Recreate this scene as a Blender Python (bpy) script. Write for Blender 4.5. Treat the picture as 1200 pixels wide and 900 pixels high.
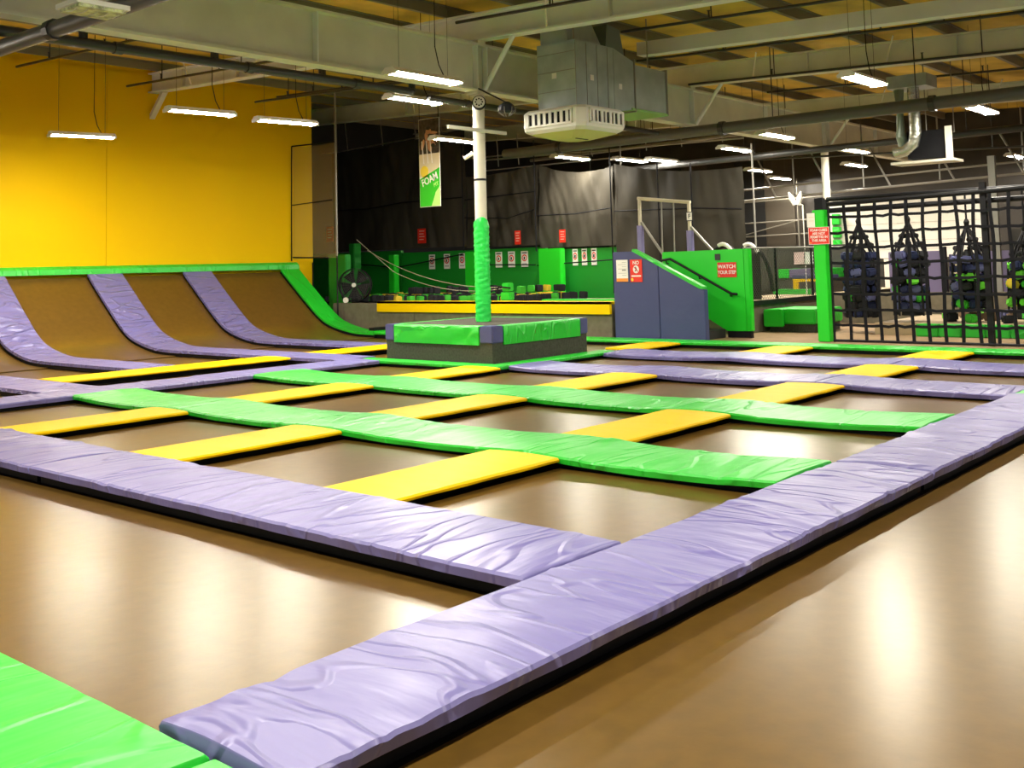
import bpy, bmesh, math, random
from mathutils import Matrix, Vector, noise
random.seed(7)
PI = math.pi
for o in list(bpy.data.objects):
    bpy.data.objects.remove(o, do_unlink=True)
scene = bpy.context.scene
COL = scene.collection
# World axes: x runs along the yellow trampoline pads away from the camera, y runs along the green pads
# towards the yellow wall, z up.  Trampoline beds lie at z = 0, metres.

# ------------------------------------------------------------------ camera
cam_d = bpy.data.cameras.new('camera')
cam = bpy.data.objects.new('camera', cam_d)
COL.objects.link(cam)
YAW, PIT, ROL = math.radians(40.52), math.radians(4.591), math.radians(-1.545)
fw = Vector((math.cos(YAW) * math.cos(PIT), math.sin(YAW) * math.cos(PIT), math.sin(PIT)))
rt = Vector((math.sin(YAW), -math.cos(YAW), 0))
up = rt.cross(fw)
rt, up = math.cos(ROL) * rt + math.sin(ROL) * up, -math.sin(ROL) * rt + math.cos(ROL) * up
cam.matrix_world = Matrix(((rt.x, up.x, -fw.x, -4.0695), (rt.y, up.y, -fw.y, -3.4616), (rt.z, up.z, -fw.z, 1.7064), (0, 0, 0, 1)))
cam_d.sensor_fit = 'HORIZONTAL'
cam_d.sensor_width = 36
cam_d.lens = 36 * 1222.46 / 1200
cam_d.shift_y = (213.38 - 450) / 1200
cam_d.clip_end = 200
scene.camera = cam

# ------------------------------------------------------------------ world and exposure
world = bpy.data.worlds.new('world')
scene.world = world
world.use_nodes = True
bg = world.node_tree.nodes['Background']
bg.inputs[0].default_value = (1.0, 0.97, 0.92, 1)
bg.inputs[1].default_value = 0.25
scene.view_settings.view_transform = 'Standard'
scene.view_settings.look = 'None'
scene.view_settings.exposure = 0.16
scene.view_settings.gamma = 1
scene.view_settings.use_curve_mapping = False
LAMP_STRENGTH = 235.0

# ------------------------------------------------------------------ materials
MATS = {}
def mat(name, col, rough=0.6, spec=0.5, metal=0.0, var=0.0, vscale=3.0, bump=0.0, bscale=20.0, stretch=(1, 1, 1),
        coat=0.0, alpha=1.0, bdist=0.01, sheen=0.0, rvar=0.0, detail=4.0, stint=None, crease=0.0):
    if name in MATS: return MATS[name]
    m = bpy.data.materials.new(name); m.use_nodes = True
    nt = m.node_tree; b = nt.nodes['Principled BSDF']
    b.inputs['Base Color'].default_value = (*col, 1)
    b.inputs['Roughness'].default_value = rough
    b.inputs['Specular IOR Level'].default_value = spec
    b.inputs['Metallic'].default_value = metal
    b.inputs['Coat Weight'].default_value = coat
    b.inputs['Coat Roughness'].default_value = 0.15
    b.inputs['Sheen Weight'].default_value = sheen
    b.inputs['Alpha'].default_value = alpha
    if stint: b.inputs['Specular Tint'].default_value = (*stint, 1)
    if var or bump or rvar:
        tc = nt.nodes.new('ShaderNodeTexCoord'); oi = nt.nodes.new('ShaderNodeObjectInfo')
        ad = nt.nodes.new('ShaderNodeVectorMath'); ad.operation = 'MULTIPLY_ADD'
        mp = nt.nodes.new('ShaderNodeMapping'); mp.inputs['Scale'].default_value = stretch
        ad.inputs[1].default_value = (0.731, 0.613, 0.517)
        nt.links.new(oi.outputs['Location'], ad.inputs[0]); nt.links.new(tc.outputs['Object'], ad.inputs[2])
        nt.links.new(ad.outputs[0], mp.inputs['Vector'])
    if var:
        n = nt.nodes.new('ShaderNodeTexNoise'); n.inputs['Scale'].default_value = vscale; n.inputs['Detail'].default_value = 6
        cr = nt.nodes.new('ShaderNodeValToRGB')
        cr.color_ramp.elements[0].color = (*[c * (1 - var) for c in col], 1); cr.color_ramp.elements[0].position = 0.3
        cr.color_ramp.elements[1].color = (*[min(1, c * (1 + var)) for c in col], 1); cr.color_ramp.elements[1].position = 0.7
        nt.links.new(mp.outputs[0], n.inputs['Vector']); nt.links.new(n.outputs['Fac'], cr.inputs[0])
        nt.links.new(cr.outputs[0], b.inputs['Base Color'])
    if rvar:
        n3 = nt.nodes.new('ShaderNodeTexNoise'); n3.inputs['Scale'].default_value = vscale * 1.7; n3.inputs['Detail'].default_value = 5
        mr = nt.nodes.new('ShaderNodeMapRange'); mr.inputs[1].default_value = .3; mr.inputs[2].default_value = .7
        mr.inputs[3].default_value = rough - rvar; mr.inputs[4].default_value = rough + rvar
        nt.links.new(mp.outputs[0], n3.inputs['Vector']); nt.links.new(n3.outputs['Fac'], mr.inputs[0]); nt.links.new(mr.outputs[0], b.inputs['Roughness'])
    if bump:
        n2 = nt.nodes.new('ShaderNodeTexNoise'); n2.inputs['Scale'].default_value = bscale; n2.inputs['Detail'].default_value = detail
        bp = nt.nodes.new('ShaderNodeBump'); bp.inputs['Strength'].default_value = bump; bp.inputs['Distance'].default_value = bdist
        nt.links.new(mp.outputs[0], n2.inputs['Vector']); nt.links.new(n2.outputs['Fac'], bp.inputs['Height']); nt.links.new(bp.outputs[0], b.inputs['Normal'])
        if crease:       # thin folded crease lines: ridges where a stretched noise crosses its mean
            n4 = nt.nodes.new('ShaderNodeTexNoise'); n4.inputs['Scale'].default_value = 1.3; n4.inputs['Detail'].default_value = 1.5; n4.inputs['Distortion'].default_value = 0.6
            sb = nt.nodes.new('ShaderNodeMath'); sb.operation = 'SUBTRACT'; sb.inputs[1].default_value = .5
            ab = nt.nodes.new('ShaderNodeMath'); ab.operation = 'ABSOLUTE'
            mr2 = nt.nodes.new('ShaderNodeMapRange'); mr2.interpolation_type = 'SMOOTHSTEP'; mr2.inputs[1].default_value = 0.0; mr2.inputs[2].default_value = .045; mr2.inputs[3].default_value = 1.0; mr2.inputs[4].default_value = 0.0
            bp2 = nt.nodes.new('ShaderNodeBump'); bp2.inputs['Strength'].default_value = crease; bp2.inputs['Distance'].default_value = .03
            nt.links.new(mp.outputs[0], n4.inputs['Vector']); nt.links.new(n4.outputs['Fac'], sb.inputs[0]); nt.links.new(sb.outputs[0], ab.inputs[0]); nt.links.new(ab.outputs[0], mr2.inputs[0])
            nt.links.new(mr2.outputs[0], bp2.inputs['Height']); nt.links.new(bp.outputs[0], bp2.inputs['Normal']); nt.links.new(bp2.outputs[0], b.inputs['Normal'])
    MATS[name] = m
    return m
def emit(name, col, s):
    m = bpy.data.materials.new(name); m.use_nodes = True
    b = m.node_tree.nodes['Principled BSDF']
    b.inputs['Base Color'].default_value = (*col, 1); b.inputs['Emission Color'].default_value = (*col, 1)
    b.inputs['Emission Strength'].default_value = s
    MATS[name] = m
    return m

VIN = dict(rough=0.40, spec=0.75, bump=0.55, bscale=1.6, stretch=(2.4, 0.6, 1), bdist=0.06, detail=3.5, crease=0.42)
M_LAV = mat('lavender_vinyl', (0.168, 0.152, 0.39), **VIN)
M_GRN = mat('green_vinyl', (0.012, 0.53, 0.025), **VIN)
M_YEL = mat('yellow_vinyl', (0.88, 0.56, 0.0), rough=0.5, spec=0.12, bump=0.25, bscale=1.2, stretch=(1.5, 0.6, 1), bdist=0.03)
M_NAVY = mat('navy_vinyl', (0.05, 0.062, 0.17), rough=0.4, bump=0.4, bscale=3, bdist=0.03)
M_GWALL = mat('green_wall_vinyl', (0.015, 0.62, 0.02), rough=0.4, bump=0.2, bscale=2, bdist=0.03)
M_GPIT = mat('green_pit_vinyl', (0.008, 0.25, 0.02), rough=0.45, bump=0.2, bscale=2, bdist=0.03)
M_YWALL = mat('yellow_wall_paint', (0.86, 0.53, 0.0), rough=0.6, spec=0.1, bump=0.08, bscale=1.2, bdist=0.02)
M_BED = mat('trampoline_bed_weave', (0.125, 0.068, 0.012), rough=0.28, spec=1.0, stint=(1.0, 0.86, 0.62), var=0.14, vscale=9, bump=0.16, bscale=9, bdist=0.005, detail=8.0)
M_BLACK = mat('black_steel', (0.006, 0.006, 0.008), rough=0.55, spec=0.25)
M_RUB = mat('dark_rubber', (0.02, 0.018, 0.018), rough=0.7)
M_CARPET = mat('charcoal_carpet', (0.075, 0.07, 0.058), rough=0.95, spec=0.1, var=0.25, vscale=30, bump=0.3, bscale=200, bdist=0.005)
M_TAUPE = mat('taupe_carpet_wall', (0.16, 0.14, 0.10), rough=0.9, spec=0.1, var=0.15, vscale=6)
M_FLOOR = mat('tan_carpet', (0.30, 0.20, 0.11), rough=0.8, spec=0.2, var=0.12, vscale=4)
M_TAN = mat('tan_deck', (0.46, 0.35, 0.22), rough=0.7, spec=0.3, var=0.1, vscale=4)
M_STEEL = mat('grey_green_painted_steel', (0.68, 0.68, 0.57), rough=0.5, var=0.10, vscale=1.5)
M_WSTEEL = mat('pale_painted_steel', (0.76, 0.80, 0.80), rough=0.45, var=0.05, vscale=2)
M_COLM = mat('cream_painted_steel', (0.66, 0.62, 0.50), rough=0.45, var=0.06, vscale=3)
M_ROOF = mat('yellow_roof_insulation', (0.64, 0.45, 0.07), rough=0.7, var=0.35, vscale=0.8, bump=0.5, bscale=1.5, bdist=0.1)
M_PURL = mat('purlin_steel', (0.20, 0.19, 0.14), rough=0.5)
M_PIPE = mat('dark_pipe_paint', (0.03, 0.03, 0.03), rough=0.4)
M_GPIPE = mat('grey_galvanised_pipe', (0.28, 0.27, 0.24), rough=0.4, metal=0.3)
M_GALV = mat('galvanised_duct', (0.40, 0.46, 0.46), rough=0.38, metal=0.25, var=0.18, vscale=2.5)
M_FOIL = mat('silver_foil', (0.55, 0.57, 0.5), rough=0.25, metal=0.9, bump=0.8, bscale=14, bdist=0.03)
M_WHITE = mat('white_plastic', (0.78, 0.77, 0.70), rough=0.45)
M_NET = mat('dark_net_curtain', (0.045, 0.04, 0.03), rough=0.65, spec=0.22, var=0.35, vscale=0.9, stretch=(1, 1, 0.35))
M_SHEER = mat('sheer_tan_netting', (0.34, 0.26, 0.12), rough=0.5, alpha=0.4)
M_ROPE = mat('black_webbing', (0.005, 0.005, 0.008), rough=0.7, spec=0.2)
M_DWALL = mat('dark_corrugated_wall', (0.035, 0.03, 0.024), rough=0.6, var=0.4, vscale=0.7)
M_BLKWALL = mat('black_wall', (0.008, 0.009, 0.012), rough=0.8)
M_SIDING = mat('white_siding', (0.80, 0.78, 0.70), rough=0.5)
M_PURPLE = mat('purple_pad_vinyl', (0.16, 0.13, 0.25), rough=0.45, bump=0.2, bscale=2, bdist=0.03)
M_RED = mat('red_sign', (0.75, 0.025, 0.01), rough=0.5)
M_SWHITE = mat('sign_white', (0.85, 0.83, 0.78), rough=0.5)
M_ORANGE = mat('orange_print', (0.85, 0.28, 0.04), rough=0.5)
M_BLKPR = mat('black_print', (0.02, 0.02, 0.02), rough=0.5)
M_GPRINT = mat('green_print', (0.03, 0.5, 0.02), rough=0.5)
M_LGPRINT = mat('light_green_print', (0.45, 0.75, 0.2), rough=0.5)
M_YPRINT = mat('yellow_print', (0.85, 0.65, 0.05), rough=0.5)
M_CREAM = mat('cream_print', (0.75, 0.66, 0.42), rough=0.5)
M_SKIN = mat('skin_tone_print', (0.65, 0.33, 0.18), rough=0.5)
M_DPRINT = mat('dark_photo_print', (0.05, 0.04, 0.035), rough=0.5, var=0.8, vscale=8)
FOAM = {'black': mat('foam_black', (0.012, 0.013, 0.016), rough=0.9), 'green': mat('foam_green', (0.05, 0.45, 0.03), rough=0.9),
        'yellow': mat('foam_yellow', (0.65, 0.50, 0.03), rough=0.9), 'blue': mat('foam_blue', (0.014, 0.022, 0.08), rough=0.9),
        'lime': mat('foam_lime', (0.15, 0.65, 0.04), rough=0.9), 'lavender': mat('foam_lavender', (0.11, 0.12, 0.28), rough=0.9),
        'brown': mat('foam_brown', (0.2, 0.13, 0.08), rough=0.9)}
M_LENS = emit('lit_lamp_lens', (1.0, 0.93, 0.80), LAMP_STRENGTH)

# ------------------------------------------------------------------ mesh helpers
class MB:
    def __init__(s): s.v = []; s.f = []
    def add(s, vs, fs):
        k = len(s.v); s.v += [tuple(p) for p in vs]; s.f += [tuple(i + k for i in f) for f in fs]; return s
    def box(s, x0, x1, y0, y1, z0, z1):
        return s.add([(x0, y0, z0), (x1, y0, z0), (x1, y1, z0), (x0, y1, z0), (x0, y0, z1), (x1, y0, z1), (x1, y1, z1), (x0, y1, z1)],
                     [(0, 3, 2, 1), (4, 5, 6, 7), (0, 1, 5, 4), (1, 2, 6, 5), (2, 3, 7, 6), (3, 0, 4, 7)])
    def prism(s, poly, axis, a0, a1):     # poly: list of 2-tuples in the two other axes (order x,y,z without axis)
        n = len(poly)
        def P(p, a):
            if axis == 'x': return (a, p[0], p[1])
            if axis == 'y': return (p[0], a, p[1])
            return (p[0], p[1], a)
        vs = [P(p, a0) for p in poly] + [P(p, a1) for p in poly]
        fs = [tuple(range(n - 1, -1, -1)), tuple(range(n, 2 * n))] + [(i, (i + 1) % n, n + (i + 1) % n, n + i) for i in range(n)]
        return s.add(vs, fs)
    def tube(s, pts, r, n=8, caps=True):
        pts = [Vector(p) for p in pts]; rings = []
        rs = r if isinstance(r, (list, tuple)) else [r] * len(pts)
        for i, p in enumerate(pts):
            d = (pts[min(i + 1, len(pts) - 1)] - pts[max(i - 1, 0)]).normalized()
            a = d.cross(Vector((0, 0, 1)))
            if a.length < 1e-3: a = d.cross(Vector((0, 1, 0)))
            a.normalize(); b = a.cross(d)
            rings.append([p + rs[i] * (math.cos(2 * PI * k / n) * a + math.sin(2 * PI * k / n) * b) for k in range(n)])
        vs = [q for R in rings for q in R]; fs = []
        for i in range(len(pts) - 1):
            for k in range(n):
                fs.append((i * n + k, i * n + (k + 1) % n, (i + 1) * n + (k + 1) % n, (i + 1) * n + k))
        if caps: fs += [tuple(range(n - 1, -1, -1)), tuple(range((len(pts) - 1) * n, len(pts) * n))]
        return s.add(vs, fs)
    def mesh(s, name, bev=0.0, smooth=False):
        me = bpy.data.meshes.new(name); me.from_pydata(s.v, [], s.f)
        bm = bmesh.new(); bm.from_mesh(me)
        bmesh.ops.recalc_face_normals(bm, faces=bm.faces)
        if bev: bmesh.ops.bevel(bm, geom=list(bm.edges), offset=bev, segments=2, affect='EDGES', clamp_overlap=True)
        bm.to_mesh(me); bm.free()
        if smooth:
            for p in me.polygons: p.use_smooth = True
            me.set_sharp_from_angle(angle=math.radians(38))
        return me
def put(name, mb, material, parent=None, bev=0.0, smooth=False, local=False):
    me = mb.mesh(name, bev, smooth) if isinstance(mb, MB) else mb
    if not me.materials: me.materials.append(material)
    o = bpy.data.objects.new(name, me); COL.objects.link(o)
    if parent is not None:
        o.parent = parent
        if not local: o.matrix_parent_inverse = Matrix.Translation(-WL[parent])
        WL[o] = Vector((0, 0, 0))
    else: WL[o] = Vector((0, 0, 0))
    return o
WL = {}
def tag(o, label, cat, group=None):
    o['label'] = label; o['category'] = cat
    if group: o['group'] = group
    return o
def thing(name, label, cat, loc=(0, 0, 0), group=None, rz=0.0):
    o = bpy.data.objects.new(name, None); COL.objects.link(o); o.location = loc; o.rotation_euler = (0, 0, rz)
    o.empty_display_size = 0.1
    WL[o] = Vector(loc)
    return tag(o, label, cat, group)
def struct(name, mb, m, parent=None, bev=0.0):
    o = put(name, mb, m, parent, bev)
    if parent is None: o['kind'] = 'structure'
    return o
def B(x0, x1, y0, y1, z0, z1): return MB().box(x0, x1, y0, y1, z0, z1)
def copy_tree(o, loc=None, parent=None):
    c = o.copy(); COL.objects.link(c); c.parent = parent
    if loc is not None: c.location = loc
    for ch in list(o.children): copy_tree(ch, None, c)
    return c

# ------------------------------------------------------------------ the setting: floor, walls, roof
def zr(y): return 6.12 + 0.042 * y          # underside of the sloping roof
struct('floor', B(14.12, 32.2, -8, 26.2, -0.25, 0.10), M_FLOOR)
struct('floor_subfloor', B(-8, 14.10, -8, 20.4, -0.25, -0.025), M_RUB)
wl = struct('wall_left', B(-5, 14.75, 20.16, 20.40, -0.25, zr(20.2) - 0.02), M_YWALL)
for a, b in ((-5, 2.9), (2.91, 8.55), (8.56, 14.75)):
    put('panel', B(a, b, 20.12, 20.16, 1.95, 6.70), M_YWALL, wl)
struct('wall_back', B(32.0, 32.2, -8, 26.2, -0.25, 7.2), M_DWALL)
struct('wall_pit_side', B(14.76, 32.0, 26.0, 26.2, -0.25, 7.2), M_BLKWALL)
struct('wall_pit_return', B(14.55, 14.75, 20.41, 26.2, -0.25, 7.1), M_BLKWALL)
mb = MB(); mb.prism([(-8, zr(-8)), (26.2, zr(26.2)), (26.2, zr(26.2) + .1), (-8, zr(-8) + .1)], 'x', -8, 32.2)
struct('ceiling', mb, M_ROOF)

def ibeam_y(mb, x, y0, y1, zb, depth, w=0.24, tw=0.03, tf=0.035):   # along y, sloped with the roof; zb(y)= bottom
    for (a, b, c, d) in ((-w / 2, w / 2, 0, tf), (-tw / 2, tw / 2, tf, depth - tf), (-w / 2, w / 2, depth - tf, depth)):
        vs = [(x + a, y0, zb(y0) + c), (x + b, y0, zb(y0) + c), (x + b, y0, zb(y0) + d), (x + a, y0, zb(y0) + d),
              (x + a, y1, zb(y1) + c), (x + b, y1, zb(y1) + c), (x + b, y1, zb(y1) + d), (x + a, y1, zb(y1) + d)]
        mb.add(vs, [(0, 1, 2, 3), (7, 6, 5, 4), (0, 4, 5, 1), (1, 5, 6, 2), (2, 6, 7, 3), (3, 7, 4, 0)])
# purlins run along x under the roof
k = 0
y = -5.1
while y < 25.5:
    m_ = MB(); z1 = zr(y) - 0.005; e = 32.0 if y < 20 else 32.0
    x0 = -8 if y < 20.1 else 14.8
    m_.box(x0, e, y - .015, y + .015, z1 - .19, z1); m_.box(x0, e, y - .015, y + .07, z1 - .205, z1 - .19); m_.box(x0, e, y - .07, y + .015, z1 - .012, z1)
    tag(put('roof_purlin', m_, M_PURL), 'dark steel purlin running under the yellow roof insulation', 'purlin', 'roof purlins')
    y += 1.65; k += 1
# rafters
for x, lab in ((9.75, 'pale steel roof rafter crossing the green-sleeved column'), (17.1, 'grey steel roof rafter over the netted stair area'), (24.5, 'grey steel roof rafter over the far hall column')):
    r = thing('steel_rafter', lab, 'beam', (x, 9.1, zr(9.1) - .8))
    zb = lambda yy: zr(yy) - 0.22 - 0.50
    y1 = 20.1 if x < 14 else 25.9
    m_ = MB(); ibeam_y(m_, x, -8, y1, zb, 0.50); put('beam', m_, M_WSTEEL if x < 14 else M_STEEL, r)
    for ys in (-3.2, 0.4, 3.0, 6.1, 12.6, 16.4, 18.6):
        put('stiffener', B(x - .10, x - .016, ys - .012, ys + .012, zb(ys) + .04, zb(ys) + .455), M_STEEL, r)
    for ys in (4.4, 7.4, 15.5, 18.2):      # flange braces up to the purlins
        put('flange_brace', MB().tube([(x - .1, ys, zb(ys) + .03), (x - .55, ys - .35, zr(ys) - .22)], .018, 6), M_STEEL, r)
tag(put('wall_bracket', MB().prism([(20.11, 5.60), (20.11, 5.72), (19.62, 6.20), (19.50, 6.20)], 'x', 9.68, 9.82), M_COLM), 'diagonal bracket between the yellow wall and the rafter end', 'bracket')
tb = MB(); zb = lambda yy: zr(yy) - 0.40 - 0.22
vs = []
for yy in (-8, 8.0):
    vs += [(13.3, yy, zb(yy)), (13.56, yy, zb(yy)), (13.56, yy, zb(yy) + .27), (13.3, yy, zb(yy) + .27)]
tb.add(vs, [(0, 1, 2, 3), (7, 6, 5, 4), (0, 4, 5, 1), (1, 5, 6, 2), (2, 6, 7, 3), (3, 7, 4, 0)])
tag(put('box_beam', tb, M_WSTEEL), 'smooth white box beam under the roof beside the galvanised duct', 'beam')
# jack girder along x on the column line
g = thing('steel_girder', 'deep grey steel girder resting on the columns', 'beam', (9.75, 9.1, 4.85))
m_ = MB()
m_.box(-8, 31.9, 8.96, 9.24, 4.85, 4.89).box(-8, 31.9, 9.085, 9.115, 4.89, 5.68).box(-8, 31.9, 8.96, 9.24, 5.68, 5.72)
put('beam', m_, M_STEEL, g)
for x in (-1.5, 2.2, 6.0, 9.62, 9.88, 13.4, 17.1, 20.8, 24.37, 24.63, 28.2):
    put('stiffener', B(x - .012, x + .012, 8.97, 9.084, 4.892, 5.678), M_WSTEEL, g)
for x in (9.75, 17.1, 24.5):
    put('knee_brace', MB().tube([(x, 8.94, 4.88), (x, 8.22, zr(8.2) - .70)], .045, 8), M_WSTEEL, g)
    put('rafter_seat', B(x - .1, x + .1, 8.98, 9.22, 5.722, zr(9.1) - .725), M_STEEL, g)

def column(x, label, sleeve):
    c = thing('steel_column', label, 'column', (x, 9.1, 0.73 if sleeve else .1))
    z0 = 0.735 if sleeve else .10
    put('shaft', MB().tube([(x, 9.1, z0), (x, 9.1, 4.80)], .108, 20), M_COLM, c, smooth=False)
    put('cap_plate', B(x - .17, x + .17, 8.95, 9.25, 4.80, 4.848), M_COLM, c)
    return c
c1 = column(9.75, 'round cream steel column wrapped in a green sleeve', True)
c2 = column(24.5, 'round cream steel column in the far part of the hall', False)
sl = MB(); n = 24; rows = 60
vs = []; fs = []
for i in range(rows + 1):
    z = .737 + (2.50 - .737) * i / rows
    for k in range(n):
        a = 2 * PI * k / n
        r = .137 + .006 * math.sin(i * 2.1 + 2 * math.sin(a * 2 + i * .3)) + .003 * math.sin(5 * a + i)
        if i == rows: r = .112
        zz = z + (.09 * max(0, math.cos(a - 3.9)) if i >= rows - 1 else 0)
        vs.append((9.75 + r * math.cos(a), 9.1 + r * math.sin(a), zz))
for i in range(rows):
    for k in range(n): fs.append((i * n + k, i * n + (k + 1) % n, (i + 1) * n + (k + 1) % n, (i + 1) * n + k))
sl.add(vs, fs); o = put('green_sleeve', sl, mat('green_sleeve_vinyl', (0.02, 0.66, 0.08), rough=.35, bump=.5, bscale=9, bdist=.03), c1, smooth=True)
put('strap', MB().tube([(9.75, 9.1, 3.24), (9.75, 9.1, 3.28)], .113, 20), M_BLACK, c1)
# round clip-on speaker / fan on the column
fd = (-0.76, -0.65)
def disc(parent, name, c, r, t, m, n=20):
    d = Vector((fd[0], fd[1], 0)).normalized(); c = Vector(c)
    return put(name, MB().tube([c - d * t / 2, c + d * t / 2], r, n), m, parent)
sp = thing('clip_speaker', 'small round black speaker with white grille clamped on the column', 'speaker', (9.60, 8.97, 4.58))
disc(sp, 'housing', (9.585, 8.93, 4.62), .125, .10, M_BLACK); spg = disc(sp, 'grille', (9.515, 8.87, 4.62), .105, .012, M_WHITE)
for k in range(8):
    a = k * PI / 4
    rv = Vector((0.65, -0.76, 0)); rv.normalize()
    p = Vector((9.505, 8.862, 4.62)) + .06 * (math.cos(a) * rv + math.sin(a) * Vector((0, 0, 1)))
    disc(spg, 'grille_hole', p, .015, .012, M_BLACK, 8)
ft = thing('hanging_fixture', 'dark caged lamp hanging under the girder beside the column', 'lamp', (9.6, 8.3, 4.42))
m_ = MB(); m_.tube([(9.6, 8.3, 4.36), (9.6, 8.3, 4.40), (9.6, 8.3, 4.50), (9.6, 8.3, 4.56)], [.09, .15, .13, .05], 14); put('shade', m_, mat('navy_black', (.012, .016, .03), rough=.4), ft)
for k in range(7):
    a = 2 * PI * k / 7
    put('cage_wire', MB().tube([(9.6 + .16 * math.cos(a), 8.3 + .16 * math.sin(a), 4.46), (9.6 + .15 * math.cos(a), 8.3 + .15 * math.sin(a), 4.38), (9.6 + .05 * math.cos(a), 8.3 + .05 * math.sin(a), 4.31)], .007, 5), M_GPIPE, ft)
put('stem', MB().tube([(9.6, 8.3, 4.55), (9.6, 8.95, 4.88)], .014, 6), M_BLACK, ft)
tag(put('cross_arm', B(8.80, 10.32, 8.935, 8.985, 4.10, 4.16), M_STEEL), 'short grey cross arm bolted to the green-sleeved column', 'bracket')
cam_ = thing('security_camera', 'small white security camera on the column side', 'camera', (9.70, 9.24, 3.75))
put('body', MB().tube([(9.70, 9.23, 3.74), (9.62, 9.36, 3.66)], .035, 10), M_WHITE, cam_); put('bracket', MB().tube([(9.72, 9.20, 3.70), (9.70, 9.26, 3.78)], .02, 8), M_WHITE, cam_)

# ------------------------------------------------------------------ trampoline beds
def bed(x0, x1, y0, y1, label, group='trampoline beds of the court', z=0.035):
    m_ = B(x0 - .05, x1 + .05, y0 - .05, y1 + .05, -.022, z)
    return tag(put('trampoline_bed', m_, M_BED), label, 'trampoline', group)
# pad lines
BU = [(0.0, 0.87), (2.75, 3.69), (5.60, 6.57), (8.45, 9.47), (11.0, 12.05), (13.50, 14.10)]   # strips running along y
AV = [(-.75, 0.0), (1.93, 2.70), (4.65, 5.42), (7.37, 8.13), (10.15, 10.95), (12.30, 13.08)]  # strips running along x
ROWN = ['between lavender and green cross pads', 'between the two green cross pads', 'between green pad and platform-side lavender pad',
        'between the two parallel lavender pads', 'between lavender pad and thin green edge']
ORD = ['first', 'second', 'third', 'fourth']
for r in range(5):
    for c in range(4):
        if r == 3 and c in (1, 2, 3): continue
        if r == 4 and c == 3: continue
        bed(BU[r][1], BU[r + 1][0], AV[c][1], AV[c + 1][0], 'brown trampoline bed %s, %s from border' % (ROWN[r], ORD[c]))
bed(BU[3][1], BU[4][0], AV[1][1], 7.45, 'wide brown trampoline bed beside the column platform between lavender pads')
bed(BU[4][1], BU[5][0], AV[3][1], 10.84, 'brown trampoline bed behind the column platform')
bed(-2.0, 0.0, 0.0, 12, 'large brown trampoline bed between the bright green pad and lavender cross pad', z=0.0)
bed(-7.9, 14.0, -7.9, -.75, 'very wide brown trampoline bed beyond the long lavender border pad', z=0.0)
bed(-7.9, -2.95, -.4, 12, 'brown trampoline bed on the outer side of the bright green pad', z=0.0)
# beds beyond the second long lavender pad, up to the curved wall
SU = [(2.75, 3.60), (5.30, 6.10), (8.00, 8.85), (10.50, 11.30), (13.50, 14.10)]
for i in range(4):
    bed(SU[i][1], SU[i + 1][0], 13.08, 16.2, 'brown trampoline bed at the foot of the %s curved panel' % ['open-ended', 'second', 'third', 'green-edged'][i], z=0.0)
bed(3.60, 8.0, 10.95, 12.30, 'narrow brown trampoline bed between two yellow and lavender strips', z=0.0)
bed(8.85, 13.5, 10.95, 12.30, 'narrow brown trampoline bed behind the column platform by yellow strip', z=0.0)
bed(.93, 2.75, 10.95, 16.2, 'brown trampoline bed before the first lavender cross strip', z=0.0)

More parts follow.
